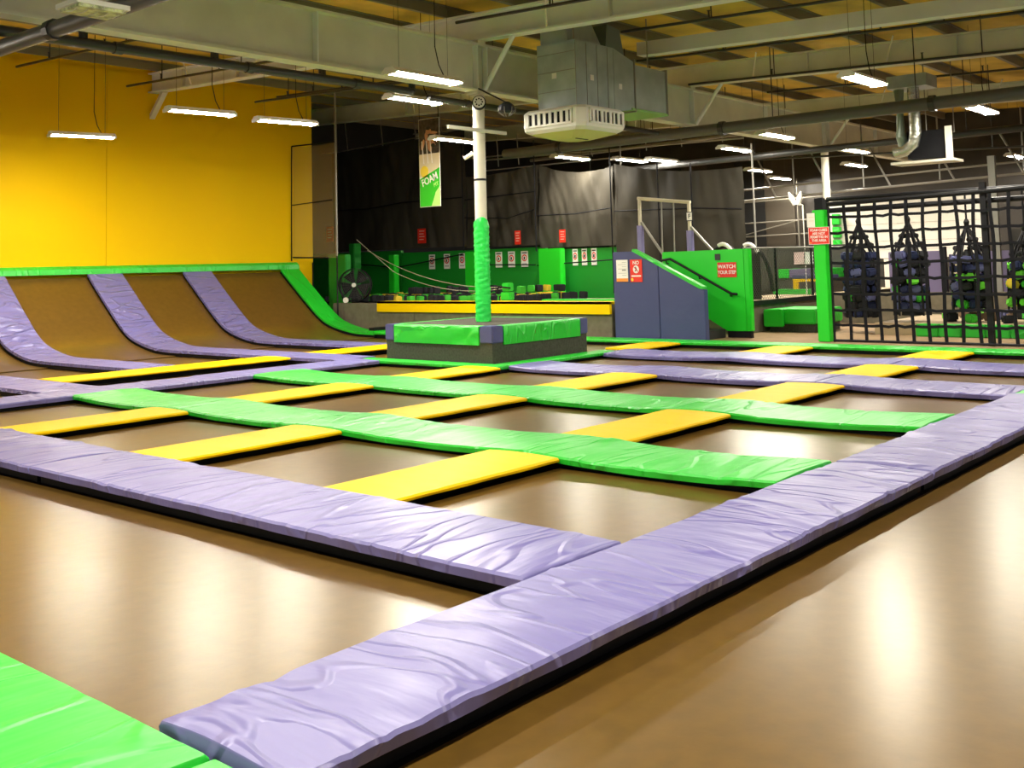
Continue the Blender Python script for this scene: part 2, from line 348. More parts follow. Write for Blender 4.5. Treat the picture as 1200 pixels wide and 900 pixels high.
# ------------------------------------------------------------------ pads
def pad(name, label, cat, x0, x1, y0, y1, top, th, material, group=None, dips=None, dip=.03, wr=1.0, ends=(0, 0), seed=None, edge=.014):
    along_x = (x1 - x0) >= (y1 - y0)
    L, W = (x1 - x0, y1 - y0) if along_x else (y1 - y0, x1 - x0)
    L -= .014; W -= .0
    nx = min(170, max(10, int(L / .04))); ny = 12
    rnd = random.Random(seed if seed is not None else hash((round(x0, 2), round(y0, 2))) & 0xffff)
    creases = [(rnd.uniform(-L / 2, L / 2), rnd.uniform(-.5, .5), rnd.uniform(.018, .06), rnd.uniform(-1, 1) * .010 * wr, rnd.uniform(-.6, .6)) for _ in range(int(L * 4.0))]
    off = rnd.uniform(0, 50)
    def topz(x, y):
        t = abs(y) / (W / 2); e = 0
        d = W / 2 - abs(y)
        if d < edge: e -= edge * (1 - math.sqrt(max(0, 1 - (1 - d / edge) ** 2)))
        d2 = L / 2 - abs(x)
        if d2 < edge: e -= edge * .6 * (1 - math.sqrt(max(0, 1 - (1 - d2 / edge) ** 2)))
        z = e + .012 * (1 - t * t)
        for cx, sl, w_, a, yc in creases:
            q = (x - cx - sl * y) / w_
            if abs(q) < 3: z += a * math.exp(-q * q) * (0.4 + .6 * math.exp(-((y / W - yc * .8) ** 2) * 6))
        z += wr * .006 * noise.noise(Vector((x * 1.3 + off, y * 2.5, off)))
        return z
    def sag(x):
        s = 0
        if dips:
            best = min(abs(x - c) for c in dips)
            s = -dip * (1 - math.exp(-(best / .55) ** 2))
        d2 = L / 2 - abs(x)
        s -= ends[0 if x < 0 else 1] * max(0, 1 - d2 / .8) ** 2
        return s
    ys = [-W / 2 + W * (0.5 - 0.5 * math.cos(PI * j / ny)) for j in range(ny + 1)]
    xs = [-L / 2, -L / 2 + edge * .35, -L / 2 + edge] + [-L / 2 + L * i / nx for i in range(1, nx)] + [L / 2 - edge, L / 2 - edge * .35, L / 2]
    vs = []; fs = []; n = len(xs); m = ny + 1
    for x in xs:
        for y_ in ys: vs.append((x, y_, topz(x, y_) + sag(x)))
    nb = len(vs)
    for x in xs:
        wob = .004 * math.sin(x * 9 + off)
        vs.append((x, -W / 2 + .008 + wob, -th + sag(x))); vs.append((x, W / 2 - .008 + wob, -th + sag(x)))
    for i in range(n - 1):
        for j in range(ny): fs.append((i * m + j, (i + 1) * m + j, (i + 1) * m + j + 1, i * m + j + 1))
        fs.append((i * m, nb + 2 * i, nb + 2 * i + 2, (i + 1) * m)); fs.append((i * m + ny, (i + 1) * m + ny, nb + 2 * i + 3, nb + 2 * i + 1))
        fs.append((nb + 2 * i, nb + 2 * i + 1, nb + 2 * i + 3, nb + 2 * i + 2))
    fs.append(tuple(range(0, m)) + (nb + 1, nb)); q = (n - 1) * m
    fs.append(tuple(range(q + ny, q - 1, -1)) + (nb + 2 * n - 2, nb + 2 * n - 1))
    me = MB().add(vs, fs).mesh(name, 0, True)
    me.materials.append(material)
    o = bpy.data.objects.new(name, me); COL.objects.link(o)
    o.location = ((x0 + x1) / 2, (y0 + y1) / 2, top); o.rotation_euler = (0, 0, 0 if along_x else PI / 2)
    WL[o] = Vector(o.location)
    tag(o, label, cat, group)
    fi = .26 if name == 'yellow_pad' else .09
    fr = MB().box(-L / 2 + .02, L / 2 - .02, -W / 2 + fi, W / 2 - fi, -top + .001, -th - dip - .004 if dips else -th - .004)
    if (-th - (dip if dips else 0) - .004) > -top + .02:
        put('support_frame', fr, M_BLACK, o, local=True)
    return o
T = .15; TY = .132
pad('lavender_pad', 'long lavender border pad with creased vinyl ending at the bright green pad', 'pad', -2.02, 3.69, -.75, 0, T, .06, M_LAV, wr=1.6, seed=3)
pad('lavender_pad', 'lavender border pad meeting the ends of both long green pads', 'pad', 3.70, 8.43, -.75, 0, T, .06, M_LAV, wr=1.8, seed=4)
pad('green_pad', 'green border pad continuing the lavender border towards the cargo net', 'pad', 8.45, 13.49, -.75, 0, T - .01, .06, M_GRN)
pad('green_pad', 'bright green pad under the blunt end of the long lavender pad', 'pad', -2.95, -2.045, -.37, 6.5, T - .005, .07, M_GRN, wr=.5, seed=9)
pad('green_pad', 'bright green pad end beside the wide open trampoline bed', 'pad', -2.95, -2.045, -4.5, -.40, T - .005, .07, M_GRN, wr=.5)
def ycross(y0, y1, cols, flip=False):          # local x of the yellow crossings on a pad along y
    c = (y0 + y1) / 2
    return [((AV[k][0] + AV[k][1]) / 2 - c) for k in cols]
pad('lavender_pad', 'wide lavender cross pad butting into the long lavender border pad', 'pad', *BU[0], 0.01, 5.40, T, .065, M_LAV, dips=None, wr=1.0, seed=21)
pad('lavender_pad', 'creased pinkish lavender cross pad continuing past the second yellow pad', 'pad', *BU[0], 5.41, 12.2, T, .065, M_LAV, wr=2.2, seed=22)
pad('green_pad', 'long green pad beside the lavender cross pad, ending at lavender border', 'pad', *BU[1], 0.01, 5.42, T, .055, M_GRN, dips=ycross(0.01, 5.42, (1, 2)) + [-2.7], seed=31)
pad('green_pad', 'long green pad overlapping the second lavender strip by the curved wall', 'pad', *BU[1], 5.43, 10.15, T, .055, M_GRN, dips=ycross(5.43, 10.15, (2, 3)) + [2.36], seed=32)
pad('green_pad', 'green pad on the column side, ending at the lavender border pad', 'pad', *BU[2], 0.01, 5.42, T, .055, M_GRN, dips=ycross(0.01, 5.42, (1, 2)) + [-2.7], seed=33)
pad('green_pad', 'green pad on the column side, ending at the second lavender strip', 'pad', *BU[2], 5.43, 10.14, T, .055, M_GRN, dips=ycross(5.43, 10.14, (2, 3)) + [2.36], seed=34)
pad('lavender_pad', 'lavender pad with navy edge running up to the column platform', 'pad', *BU[3], 2.34, 7.42, T, .06, M_LAV, dips=ycross(2.34, 7.42, (1, 2, 3)), seed=41)
pad('lavender_pad', 'lavender pad with navy edge next to the green border pad', 'pad', *BU[3], 0.01, 2.33, T, .06, M_LAV, dips=[1.1], seed=42)
pad('lavender_pad', 'lavender pad between the column platform corner and far yellow pads', 'pad', *BU[4], 2.34, 7.42, T, .06, M_LAV, dips=ycross(2.34, 7.42, (1, 2, 3)), seed=43)
pad('lavender_pad', 'lavender pad in front of the cargo net', 'pad', *BU[4], 0.01, 2.33, T, .06, M_LAV, dips=[1.1], seed=44)
pad('green_edge_pad', 'thin green edge pad in front of the cargo net and stairs', 'pad', *BU[5], -4.0, 7.6, T, .05, M_GRN, wr=.5)
pad('green_edge_pad', 'thin green edge pad in front of the foam pit wall', 'pad', *BU[5], 7.61, 16.4, T, .05, M_GRN, wr=.5)
pad('lavender_pad', 'lavender strip running along the ends of the green pads', 'pad', 0.9, 8.22, *AV[4], T - .005, .06, M_LAV, wr=1.2, seed=51)
YROWS = {0: (1, 2, 3), 1: (1, 2, 3), 2: (1, 2, 3), 3: (1,), 4: (1, 2, 3)}
for r, cols in YROWS.items():
    for c in cols:
        y0, y1 = AV[c]
        x0, x1 = BU[r][1], BU[r + 1][0]
        if r == 2 and c == 3: x1 = 8.22
        pad('yellow_pad', 'yellow pad %s, %s from border pad' % (ROWN[r], ORD[c - 1]), 'pad', x0, x1, y0, y1, TY, .035, M_YEL, 'yellow pads of the trampoline court', wr=.35, edge=.015, seed=60 + r * 5 + c)
pad('yellow_pad', 'long yellow strip before the curved wall, crossing below the lavender rib end', 'pad', 3.62, 7.98, *AV[5], TY, .035, M_YEL, wr=.35)
pad('yellow_pad', 'long yellow strip running behind the column platform', 'pad', 8.87, 13.48, *AV[5], TY, .035, M_YEL, wr=.35)

# ------------------------------------------------------------------ curved wall
PROF = [(16.2, .135), (16.9, .155), (17.5, .245), (18.0, .38), (18.35, .56), (18.75, .85), (19.35, 1.32), (19.93, 1.79)]
def smoothprof(n=6):
    P = [Vector((0, a, b)) for a, b in PROF]; out = []
    for i in range(len(P) - 1):
        p0 = P[max(i - 1, 0)]; p1 = P[i]; p2 = P[i + 1]; p3 = P[min(i + 2, len(P) - 1)]
        for k in range(n):
            t = k / n
            out.append(.5 * ((2 * p1) + (p2 - p0) * t + (2 * p0 - 5 * p1 + 4 * p2 - p3) * t * t + (3 * p1 - p0 - 3 * p2 + p3) * t ** 3))
    out.append(P[-1]); return out
SP = smoothprof()
SPF = smoothprof(22)
def sweep(x0, x1, o0, o1, wrinkle=0.0, start=None, nx=8, seed=0):     # offsets below the pad surface along the normal
    pts = ([Vector((0, start, .135 + (0))) ] + [Vector((0, start + (16.2 - start) * k / 8, .135)) for k in range(1, 8)] if start else []) + (SPF if wrinkle else SP)
    mb = MB(); rnd = random.Random(seed); vs = []; fs = []
    N = len(pts)
    for i, p in enumerate(pts):
        d = (pts[min(i + 1, N - 1)] - pts[max(i - 1, 0)]).normalized(); nrm = Vector((0, -d.z, d.y))
        bendw = math.exp(-((p.y - 18.1) / .75) ** 2)
        for j in range(nx + 1):
            x = x0 + (x1 - x0) * j / nx
            w = wrinkle * bendw * (noise.noise(Vector((x * 2.0 + seed, p.y * 5.0 + x * 2.5, seed))) + .6 * noise.noise(Vector((x * 1.5 + seed, p.y * 12.0 - x * 4, seed)))) if 0 < j < nx else 0
            vs.append(tuple(p + nrm * (-o0 + w) + Vector((x, 0, 0))))
        vs.append(tuple(p + nrm * -o1 + Vector((x0, 0, 0)))); vs.append(tuple(p + nrm * -o1 + Vector((x1, 0, 0))))
    m = nx + 3
    for i in range(N - 1):
        a, b = i * m, (i + 1) * m
        for j in range(nx): fs.append((a + j, a + j + 1, b + j + 1, b + j))
        fs.append((a + nx + 1, a, b, b + nx + 1)); fs.append((a + nx, a + nx + 2, b + nx + 2, b + nx)); fs.append((a + nx + 2, a + nx + 1, b + nx + 1, b + nx + 2))
    fs.append(tuple(range(nx, -1, -1)) + (nx + 1, nx + 2)); e = (N - 1) * m
    fs.append(tuple(range(e, e + nx + 1)) + (e + nx + 2, e + nx + 1))
    return mb.add(vs, fs)
M_LAVW = mat('lavender_vinyl_wrinkled', (0.168, 0.152, 0.39), rough=.36, spec=.8, bump=.8, bscale=2.0, stretch=(.8, 2.6, 2.6), bdist=.08, detail=3, crease=.9)
ribs = ['lavender rib climbing the curved wall at its open end', 'lavender rib on the curved wall ending at the long yellow strip', 'lavender rib on the curved wall running out to the lavender strip',
        'lavender rib on the curved wall closest to the green end rib']
for i in range(4):
    st = 13.12
    if i in (0, 2): st = 10.97
    o = put('lavender_rib', sweep(*SU[i], 0, .055, .045, st, seed=i + 1, nx=16), M_LAVW, smooth=True)
    tag(o, ribs[i], 'pad')
    # dark rubber edge below each rib
    put('edge_rail', sweep(SU[i][0] + .03, SU[i][1] - .03, .058, .125, 0, st, nx=2), M_BLACK, o)
o = put('green_end_rib', sweep(*SU[4], 0, .05, .01, 16.42, seed=9), M_GRN, smooth=True); tag(o, 'bright green rib closing the end of the curved wall', 'pad')
GER = o
put('edge_rail', sweep(SU[4][0] + .03, SU[4][1] - .03, .052, .125, 0, 16.42, nx=2), M_BLACK, o)
names = ['curved trampoline panel at the open end of the yellow wall', 'curved trampoline panel between the two creased lavender ribs', 'curved trampoline panel next to the last one', 'curved trampoline panel beside the green end rib']
for i in range(4):
    o = put('curved_trampoline', sweep(SU[i][1] + .002, SU[i + 1][0] - .002, .11, .124, 0, None, nx=2), M_BED, smooth=True); tag(o, names[i], 'trampoline')
o = put('curved_trampoline', sweep(-2, SU[0][0] - .002, .11, .124, 0, None, nx=2), M_BED, smooth=True); tag(o, 'curved trampoline panel before the first lavender rib', 'trampoline')
m_ = MB(); m_.prism([(19.90, 1.775), (20.11, 1.80), (20.11, 1.97), (20.02, 1.965), (19.93, 1.90)], 'x', -3, 14.12)
tag(put('green_coping_pad', m_, M_GRN, bev=.008), 'long green coping pad along the foot of the yellow wall', 'pad')
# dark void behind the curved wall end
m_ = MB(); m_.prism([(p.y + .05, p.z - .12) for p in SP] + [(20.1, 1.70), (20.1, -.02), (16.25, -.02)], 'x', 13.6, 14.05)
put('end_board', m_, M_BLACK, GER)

# ------------------------------------------------------------------ column platform
pl = thing('column_platform', 'low square charcoal platform with green and navy pads around the column', 'platform', (9.87, 9.13, 0))
px0, px1, py0, py1 = 8.60, 11.15, 7.88, 10.38
put('carpet_body', B(px0, px1, py0, py1, -.02, .60), M_CARPET, pl)
put('deck_top', B(px0 + .02, px1 - .02, py0 + .02, py1 - .02, .60, .732), M_CARPET, pl)
def wrinkly_wrap(x0, x1, y0, y1, z0, z1, side, n=26, seed=1, amp=.03):
    # a pad lapped over a platform edge: outer face with wrinkles, short lap on the deck
    mb = MB(); vs = []; fs = []
    rows = [(0.0, z0), (0.0, z0 + (z1 - z0) * .25), (0.0, z0 + (z1 - z0) * .5), (0.0, z0 + (z1 - z0) * .75), (.0, z1 - .02), (.015, z1), (.16, z1 + .004)]
    m = len(rows)
    for i in range(n + 1):
        t = i / n
        for q, (inn, z) in enumerate(rows):
            w = amp * noise.noise(Vector((t * 9 + z * 7, z * 3, seed))) if 0 < i < n and 0 < q < 5 else 0
            if side == 'x': vs.append((x0 - .03 + inn - w, y0 + (y1 - y0) * t, z))
            else: vs.append((x0 + (x1 - x0) * t, y0 - .03 + inn - w, z))
    k = len(vs)
    for i in range(n + 1):
        t = i / n
        if side == 'x': vs += [(x0, y0 + (y1 - y0) * t, z0), (x0 + .13, y0 + (y1 - y0) * t, z1 - .002)]
        else: vs += [(x0 + (x1 - x0) * t, y0, z0), (x0 + (x1 - x0) * t, y0 + .13, z1 - .002)]
    for i in range(n):
        for q in range(m - 1): fs.append((i * m + q, (i + 1) * m + q, (i + 1) * m + q + 1, i * m + q + 1))
        fs.append((i * m, k + 2 * i, k + 2 * i + 2, (i + 1) * m))
    fs.append(tuple(range(m)) + (k + 1, k)); e = n * m; fs.append(tuple(range(e + m - 1, e - 1, -1)) + (k + 2 * n, k + 2 * n + 1))
    return mb.add(vs, fs)
zt, zb_ = .735, .46
put('green_edge_pad', wrinkly_wrap(px0, 0, py0 + .27, py1 - .22, zb_ - .03, zt, 'x', seed=2), M_GRN, pl, smooth=True)
put('green_edge_pad', wrinkly_wrap(px0 + .27, px1 - .22, py0, 0, zb_ - .03, zt, 'y', seed=5), M_GRN, pl, smooth=True)
put('green_edge_pad', B(px1 - .1, px1 + .03, py0 + .27, py1 - .22, zb_, zt), M_GRN, pl, bev=.01)
put('green_edge_pad', B(px0 + .27, px1 - .22, py1 - .1, py1 + .03, zb_, zt), M_GRN, pl, bev=.01)
for sx, sy in ((0, 0), (1, 0), (0, 1), (1, 1)):
    a0, a1 = (px0 - .022, px0 + .26) if not sx else (px1 - .21, px1 + .022)
    b0, b1 = (py0 - .022, py0 + .26) if not sy else (py1 - .21, py1 + .022)
    put('corner_pad', B(a0, a1, b0, b1, zb_ + .005, zt - .004 + .008), mat('corner_vinyl', (.085, .085, .23), rough=.35, bump=.6, bscale=5, bdist=.03), pl, bev=.015)
# green trim pads at its foot
for a in ((8.24, 8.58, 7.46, 10.72), (8.60, 11.45, 7.46, 7.84)):
    pad('green_trim_pad', 'narrow green trim pad at the foot of the column platform, %s side' % ('lavender strip' if a[0] < 8.5 else 'wide trampoline'), 'pad', *a, T - .01, .05, M_GRN, wr=.4)

# ------------------------------------------------------------------ foam pit
pf = thing('pit_front_wall', 'low taupe carpeted wall in front of the foam pit', 'wall', (14.5, 14, .1))
for a, b in ((9.55, 12.6), (12.61, 15.6), (15.61, 18.30), (18.31, 18.75)):
    put('panel', B(14.32, 14.60, a, b, .101, .83), M_TAUPE, pf, bev=.012)
m_ = B(14.24, 14.70, 9.55, 16.9, .62, .885)
m_ = B(14.24, 14.319, 9.55, 16.9, .62, .885).box(14.24, 14.70, 9.55, 16.9, .832, .885)
tag(put('yellow_edge_pad', m_, M_YEL), 'long yellow pad capping the foam pit wall', 'pad')
tag(put('runway_deck', B(14.72, 18.2, 9.6, 13.0, .101, .80), M_TAN), 'tan runway deck behind the foam pit wall beside the stairs', 'deck')
tag(put('green_edge_strip', B(16.2, 16.5, 9.7, 13.0, .801, .86), M_GRN, bev=.01), 'thin pale green edge strip across the tan runway deck', 'pad')
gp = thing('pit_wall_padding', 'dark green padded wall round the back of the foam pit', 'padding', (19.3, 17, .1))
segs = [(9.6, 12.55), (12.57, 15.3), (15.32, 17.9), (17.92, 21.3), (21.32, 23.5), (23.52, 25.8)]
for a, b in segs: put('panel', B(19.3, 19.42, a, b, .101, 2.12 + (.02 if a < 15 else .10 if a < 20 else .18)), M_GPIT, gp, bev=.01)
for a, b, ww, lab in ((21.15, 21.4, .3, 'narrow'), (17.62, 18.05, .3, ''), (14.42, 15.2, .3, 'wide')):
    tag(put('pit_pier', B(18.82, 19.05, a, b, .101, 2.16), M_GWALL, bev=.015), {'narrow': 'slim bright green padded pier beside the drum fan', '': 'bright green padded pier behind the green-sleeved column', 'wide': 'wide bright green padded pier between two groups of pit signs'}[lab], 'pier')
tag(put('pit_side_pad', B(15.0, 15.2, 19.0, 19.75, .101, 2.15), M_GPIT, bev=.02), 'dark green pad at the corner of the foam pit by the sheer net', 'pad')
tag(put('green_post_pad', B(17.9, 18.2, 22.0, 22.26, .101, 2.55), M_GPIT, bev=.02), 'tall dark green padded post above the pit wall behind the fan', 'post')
# foam bed below the loose cubes
o = put('foam_filling', B(15.22, 17.88, 13.05, 24.5, .101, .78).box(15.22, 18.8, 13.05, 21.9, .101, .78), FOAM['black']); tag(o, 'mass of foam filling the pit below the loose cubes', 'foam'); o['kind'] = 'stuff'
cube = MB().box(-.1, .1, -.1, .1, -.1, .1).mesh('foam_cube', .018)
cubes = {}
for cn in ('black', 'green', 'yellow'):
    me = cube.copy(); me.materials.append(FOAM[cn]); cubes[cn] = me
rnd = random.Random(12)
spots = []
tries = 0
while len(spots) < 170 and tries < 20000:
    tries += 1
    x = rnd.uniform(15.4, 18.6); y = 13.3 + (20.6 - 13.3) * rnd.random(); zz = .78 + .106
    if all((x - a) ** 2 + (y - b) ** 2 > .072 for a, b, c in spots): spots.append((x, y, zz))
base = list(spots)
for x, y, zz in base:                      # a second layer where neighbours carry it
    if rnd.random() < .28 and 14.0 < y < 18.5 and x > 16: spots.append((x + .02, y, zz + .20))
for x, y, zz in spots:
    cn = rnd.choices(['black', 'green', 'yellow'], [.68, .18, .14])[0]
    o = bpy.data.objects.new('foam_cube', cubes[cn]); COL.objects.link(o)
    o.location = (x, y, zz); o.rotation_euler = (rnd.uniform(-.07, .07), rnd.uniform(-.07, .07), rnd.uniform(0, 3)); s = rnd.uniform(.82, .92); o.scale = (s, s, s)
    tag(o, {'black': 'black foam cube lying in the foam pit', 'green': 'green foam cube lying in the foam pit', 'yellow': 'yellow foam cube lying in the foam pit'}[cn], 'foam cube', 'foam cubes in the pit')
# padded green target and rope across the pit
ds = thing('pit_dummy', 'small green padded block with black straps on the pit edge', 'block', (15.0, 13.0, .85))
put('pad', B(14.9, 15.1, 12.93, 13.22, .885, 1.08), M_GRN, ds, bev=.02); put('pad', B(14.9, 15.1, 12.95, 13.17, 1.10, 1.30), M_GRN, ds, bev=.02)
put('strap', MB().tube([(14.88, 12.88, 1.18), (14.88, 13.25, 1.22), (14.88, 13.3, 1.08)], .02, 6), M_BLACK, ds)
for k, (p, q, sg) in enumerate((((15.5, 19.1, 2.56), (15.4, 17.5, 1.64), 0), ((15.4, 17.5, 1.64), (15.0, 13.1, 1.18), .25), ((15.45, 18.6, 2.25), (15.0, 13.2, 1.2), .3))):
    P, Q_ = Vector(p), Vector(q)
    pts = [P.lerp(Q_, t / 12) - Vector((0, 0, sg * 4 * (t / 12) * (1 - t / 12))) for t in range(13)]
    tag(put('pit_rope', MB().tube(pts, .008, 5), mat('pale_rope', (.5, .48, .36), rough=.8)), ['pale rope end hanging above the pit fan', 'pale rope sagging across the foam pit', 'second pale rope sagging lower across the foam pit'][k], 'rope')
# drum fan on the pit wall
fn = thing('drum_fan', 'round black drum fan standing on the pit wall', 'fan', (14.75, 18.2, .83))
d = Vector((-.85, -.53, 0)).normalized(); cc = Vector((14.95, 18.55, 1.30))
rv = Vector((-d.y, d.x, 0))
def ring(c, R, r, n=28):
    pts = [c + R * (math.cos(2 * PI * k / n) * rv + math.sin(2 * PI * k / n) * Vector((0, 0, 1))) for k in range(n + 1)]
    return MB().tube(pts, r, 6, caps=False)
m_ = MB(); n = 28; vs = []
for s_ in (-.12, .12):
    for k in range(n): vs.append(tuple(cc + d * s_ + .45 * (math.cos(2 * PI * k / n) * rv + math.sin(2 * PI * k / n) * Vector((0, 0, 1)))))
m_.add(vs, [(k, (k + 1) % n, n + (k + 1) % n, n + k) for k in range(n)]); drum = put('drum', m_, M_BLACK, fn)
for R in (.1, .15, .2, .25, .3, .35, .4, .45): put('guard_ring', ring(cc + d * .12, R, .006), M_PIPE, drum)
for k in range(20):
    a = 2 * PI * k / 20
    put('guard_spoke', MB().tube([cc + d * .12 + .05 * (math.cos(a) * rv + math.sin(a) * Vector((0, 0, 1))), cc + d * .12 + .45 * (math.cos(a) * rv + math.sin(a) * Vector((0, 0, 1)))], .005, 4), M_PIPE, drum)
for k in range(5):
    a = 2 * PI * k / 5 + .4; e1 = (math.cos(a) * rv + math.sin(a) * Vector((0, 0, 1))); e2 = (math.cos(a + .95) * rv + math.sin(a + .95) * Vector((0, 0, 1)))
    put('blade', MB().add([cc + .05 * e1, cc + .42 * e1 + d * .05, cc + .42 * e2 - d * .03, cc + .07 * e2 - d * .02, cc + .05 * e1 - d * .012, cc + .42 * e1 + d * .038, cc + .42 * e2 - d * .042, cc + .07 * e2 - d * .032], [(0, 1, 2, 3), (7, 6, 5, 4), (0, 4, 5, 1), (1, 5, 6, 2), (2, 6, 7, 3), (3, 7, 4, 0)]), M_BLACK, fn)
put('hub', MB().tube([cc + d * .10, cc + d * .15], .06, 14), M_WHITE, fn)
put('wheel', MB().tube([Vector((14.62, 18.55, .90)), Vector((14.57, 18.52, .90))], .075, 14), M_WHITE, fn)
put('stand', MB().tube([cc + rv * .46, cc + rv * .34 - Vector((0, 0, .45)), cc - rv * .34 - Vector((0, 0, .45)), cc - rv * .46], .02, 6), M_BLACK, fn)

# ------------------------------------------------------------------ net curtains
def curtain(name, label, p0, p1, z0, z1a, z1b, m, folds=10, amp=.05, parent=None, droop=.06, seed=0, nx=70, nz=16, top=0.1):
    P, Q_ = Vector(p0), Vector(p1); d = (Q_ - P); L = d.length; d.normalize(); nr = Vector((d.y, -d.x, 0))
    vs = []; fs = []
    for i in range(nx + 1):
        t = i / nx
        for j in range(nz + 1):
            s = j / nz; zt_ = z1a + (z1b - z1a) * t - droop * 4 * t * (1 - t)
            z = z0 + (zt_ - z0) * s
            w = amp * (noise.noise(Vector((t * folds + (1 - s) * 2.2, s * 1.1, seed * 3.1))) + .4 * noise.noise(Vector((t * folds * 3 + s * 3, s * 2, seed))))
            p = P + d * (L * t) + nr * w
            vs.append((p.x, p.y, z))
    k = nz + 1
    for i in range(nx):
        for j in range(nz): fs.append((i * k + j, (i + 1) * k + j, (i + 1) * k + j + 1, i * k + j + 1))
    o = put(name, MB().add(vs, fs), m, smooth=True); tag(o, label, 'netting', 'net curtains round the foam pit')
    return o
def rope_on(o, pts, r=.018, name='net_rope'):
    return put(name, MB().tube(pts, r, 5), M_ROPE, o)
n1 = curtain('net_curtain', 'tall dark net curtain behind the drum fan and hanging banner', (19.2, 24.6, 0), (19.2, 18.3, 0), 2.34, 5.75, 5.95, M_NET, seed=1, folds=9, amp=.10, nx=90)
rope_on(n1, [(19.05, 24.4, 3.75), (19.05, 22.6, 3.72), (19.05, 21, 3.83), (19.05, 18.3, 3.83)]); rope_on(n1, [(19.05, 18.3, 2.2), (19.05, 18.3, 5.95)]); rope_on(n1, [(19.0, 24.4, 2.0), (19.0, 21.2, 1.75), (19.0, 18.3, 2.1)], .022)
n2 = curtain('net_curtain', 'dark net curtain between the column and the wide green pier', (19.2, 18.28, 0), (19.2, 15.45, 0), 2.28, 4.45, 4.6, M_NET, seed=2, folds=5, amp=.10)
rope_on(n2, [(19.05, 15.45, 2.1), (19.05, 15.45, 5.3)]); rope_on(n2, [(19.05, 18.2, 3.74), (19.05, 15.45, 3.82)]); rope_on(n2, [(19.02, 18.2, 3.2), (19.02, 16.5, 3.1), (19.02, 15.45, 3.3)]); rope_on(n2, [(19.0, 18.2, 1.78), (19.0, 15.45, 1.72)])
n3 = curtain('net_curtain', 'dark net curtain above the pit signs beside the runway deck', (19.2, 15.43, 0), (19.2, 12.8, 0), 2.19, 4.6, 4.35, M_NET, seed=3, folds=5, amp=.10, droop=.2)
rope_on(n3, [(19.05, 12.8, .9), (19.05, 12.8, 5.4)]); rope_on(n3, [(19.05, 15.4, 3.12), (19.05, 14, 3.1), (19.05, 12.8, 3.2)]); rope_on(n3, [(19.0, 15.4, 1.70), (19.0, 12.8, 1.80)])
n4 = curtain('net_curtain', 'dark net curtain behind the pull-up frame', (19.2, 12.78, 0), (19.2, 8.9, 0), .9, 4.4, 4.0, M_NET, seed=4, folds=6, amp=.10, droop=.15)
rope_on(n4, [(19.05, 11.3, .9), (19.05, 11.3, 4.3)]); rope_on(n4, [(19.05, 10.3, .9), (19.05, 10.3, 4.2)], .02); rope_on(n4, [(19.05, 12.7, 3.1), (19.05, 10.3, 3.05), (19.05, 8.9, 2.95)])
n5 = curtain('sheer_net', 'sheer tan netting panel hanging at the end of the yellow wall', (14.0, 20.02, 0), (14.0, 18.2, 0), 2.05, 5.2, 5.15, M_SHEER, seed=5, folds=4, amp=.05, droop=.05, nx=40)
rope_on(n5, [(13.98, 20.02, 5.2), (13.98, 18.2, 5.15)], .02); rope_on(n5, [(13.98, 20.02, 2.1), (13.98, 18.5, 2.05)], .02); rope_on(n5, [(13.98, 20.02, 3.55), (13.98, 18.3, 3.6)], .015); rope_on(n5, [(13.98, 20.03, 5.2), (13.98, 20.06, 3.6), (13.98, 20.08, 2.0)], .02)
nf = thing('pipe_scaffold', 'light grey pipe frame carrying the net curtains', 'frame', (19.5, 20, .1))
def bar(parent, a, b, r=.025, m=None, name='pipe', n=8): return put(name, MB().tube([a, b], r, n), m or M_GPIPE, parent)
bar(nf, (14.16, 18.36, .11), (14.16, 18.36, 2.1), .02, M_BLACK); bar(nf, (14.16, 18.36, 2.1), (14.16, 18.36, zr(18) - .25), .03); bar(nf, (19.5, 24.7, 2), (19.5, 24.7, zr(24) - .3))
bar(nf, (19.5, 25.5, 5.8), (19.5, 18.2, 6.0), .02)
for yy in (24.2, 22.4, 20.8, 19.6): bar(nf, (19.6, yy, 5.6), (19.6, yy + .15, zr(yy) - .3), .018)
bar(nf, (19.5, 18.2, 4.95), (19.5, 9.0, 4.75), .022); bar(nf, (19.5, 18.2, 4.62), (19.5, 12.8, 4.6), .018)
bar(nf, (20.0, 22.8, 5.2), (20.0, 12.8, 5.0), .02); bar(nf, (20.2, 24.8, 5.0), (20.2, 18.6, 5.2), .02)
for yy in (17.2, 16.4, 14.6, 13.7, 11.9, 10.8, 9.6): bar(nf, (19.5, yy, 4.7), (19.5, yy + .05, 5.6), .014)
bar(nf, (19.6, 8.85, .9), (19.6, 8.85, 4.6), .025); bar(nf, (19.6, 12.82, .9), (19.6, 12.82, 6.0), .02)

# ------------------------------------------------------------------ stairs with navy and green walls
st = thing('entry_stairs', 'dark carpeted steps rising between the navy and green stair walls', 'stairs', (14.9, 8.0, .1))
for k in range(4):
    y0 = 7.45 + k * .38
    put('step', B(14.46, 15.42, y0, y0 + (.38 if k < 3 else .9), .101, .101 + .18 * (k + 1)), M_RUB, st, bev=.01)
nw = thing('navy_stair_wall', 'navy padded stair wall with a sloping lime top edge', 'wall', (14.35, 8.3, .1))
def zslope(y): return 1.94 + (y - 8.95) * (1.94 - 1.15) / (8.95 - 7.38) if y < 8.95 else 1.94
put('panel', MB().prism([(8.34, .101), (9.46, .101), (9.46, 1.94), (8.95, 1.94), (8.34, zslope(8.34))], 'x', 14.30, 14.44), M_NAVY, nw, bev=.008)
put('panel', MB().prism([(7.27, .101), (8.33, .101), (8.33, zslope(8.33)), (7.38, 1.15), (7.27, 1.13)], 'x', 14.30, 14.44), M_NAVY, nw, bev=.008)
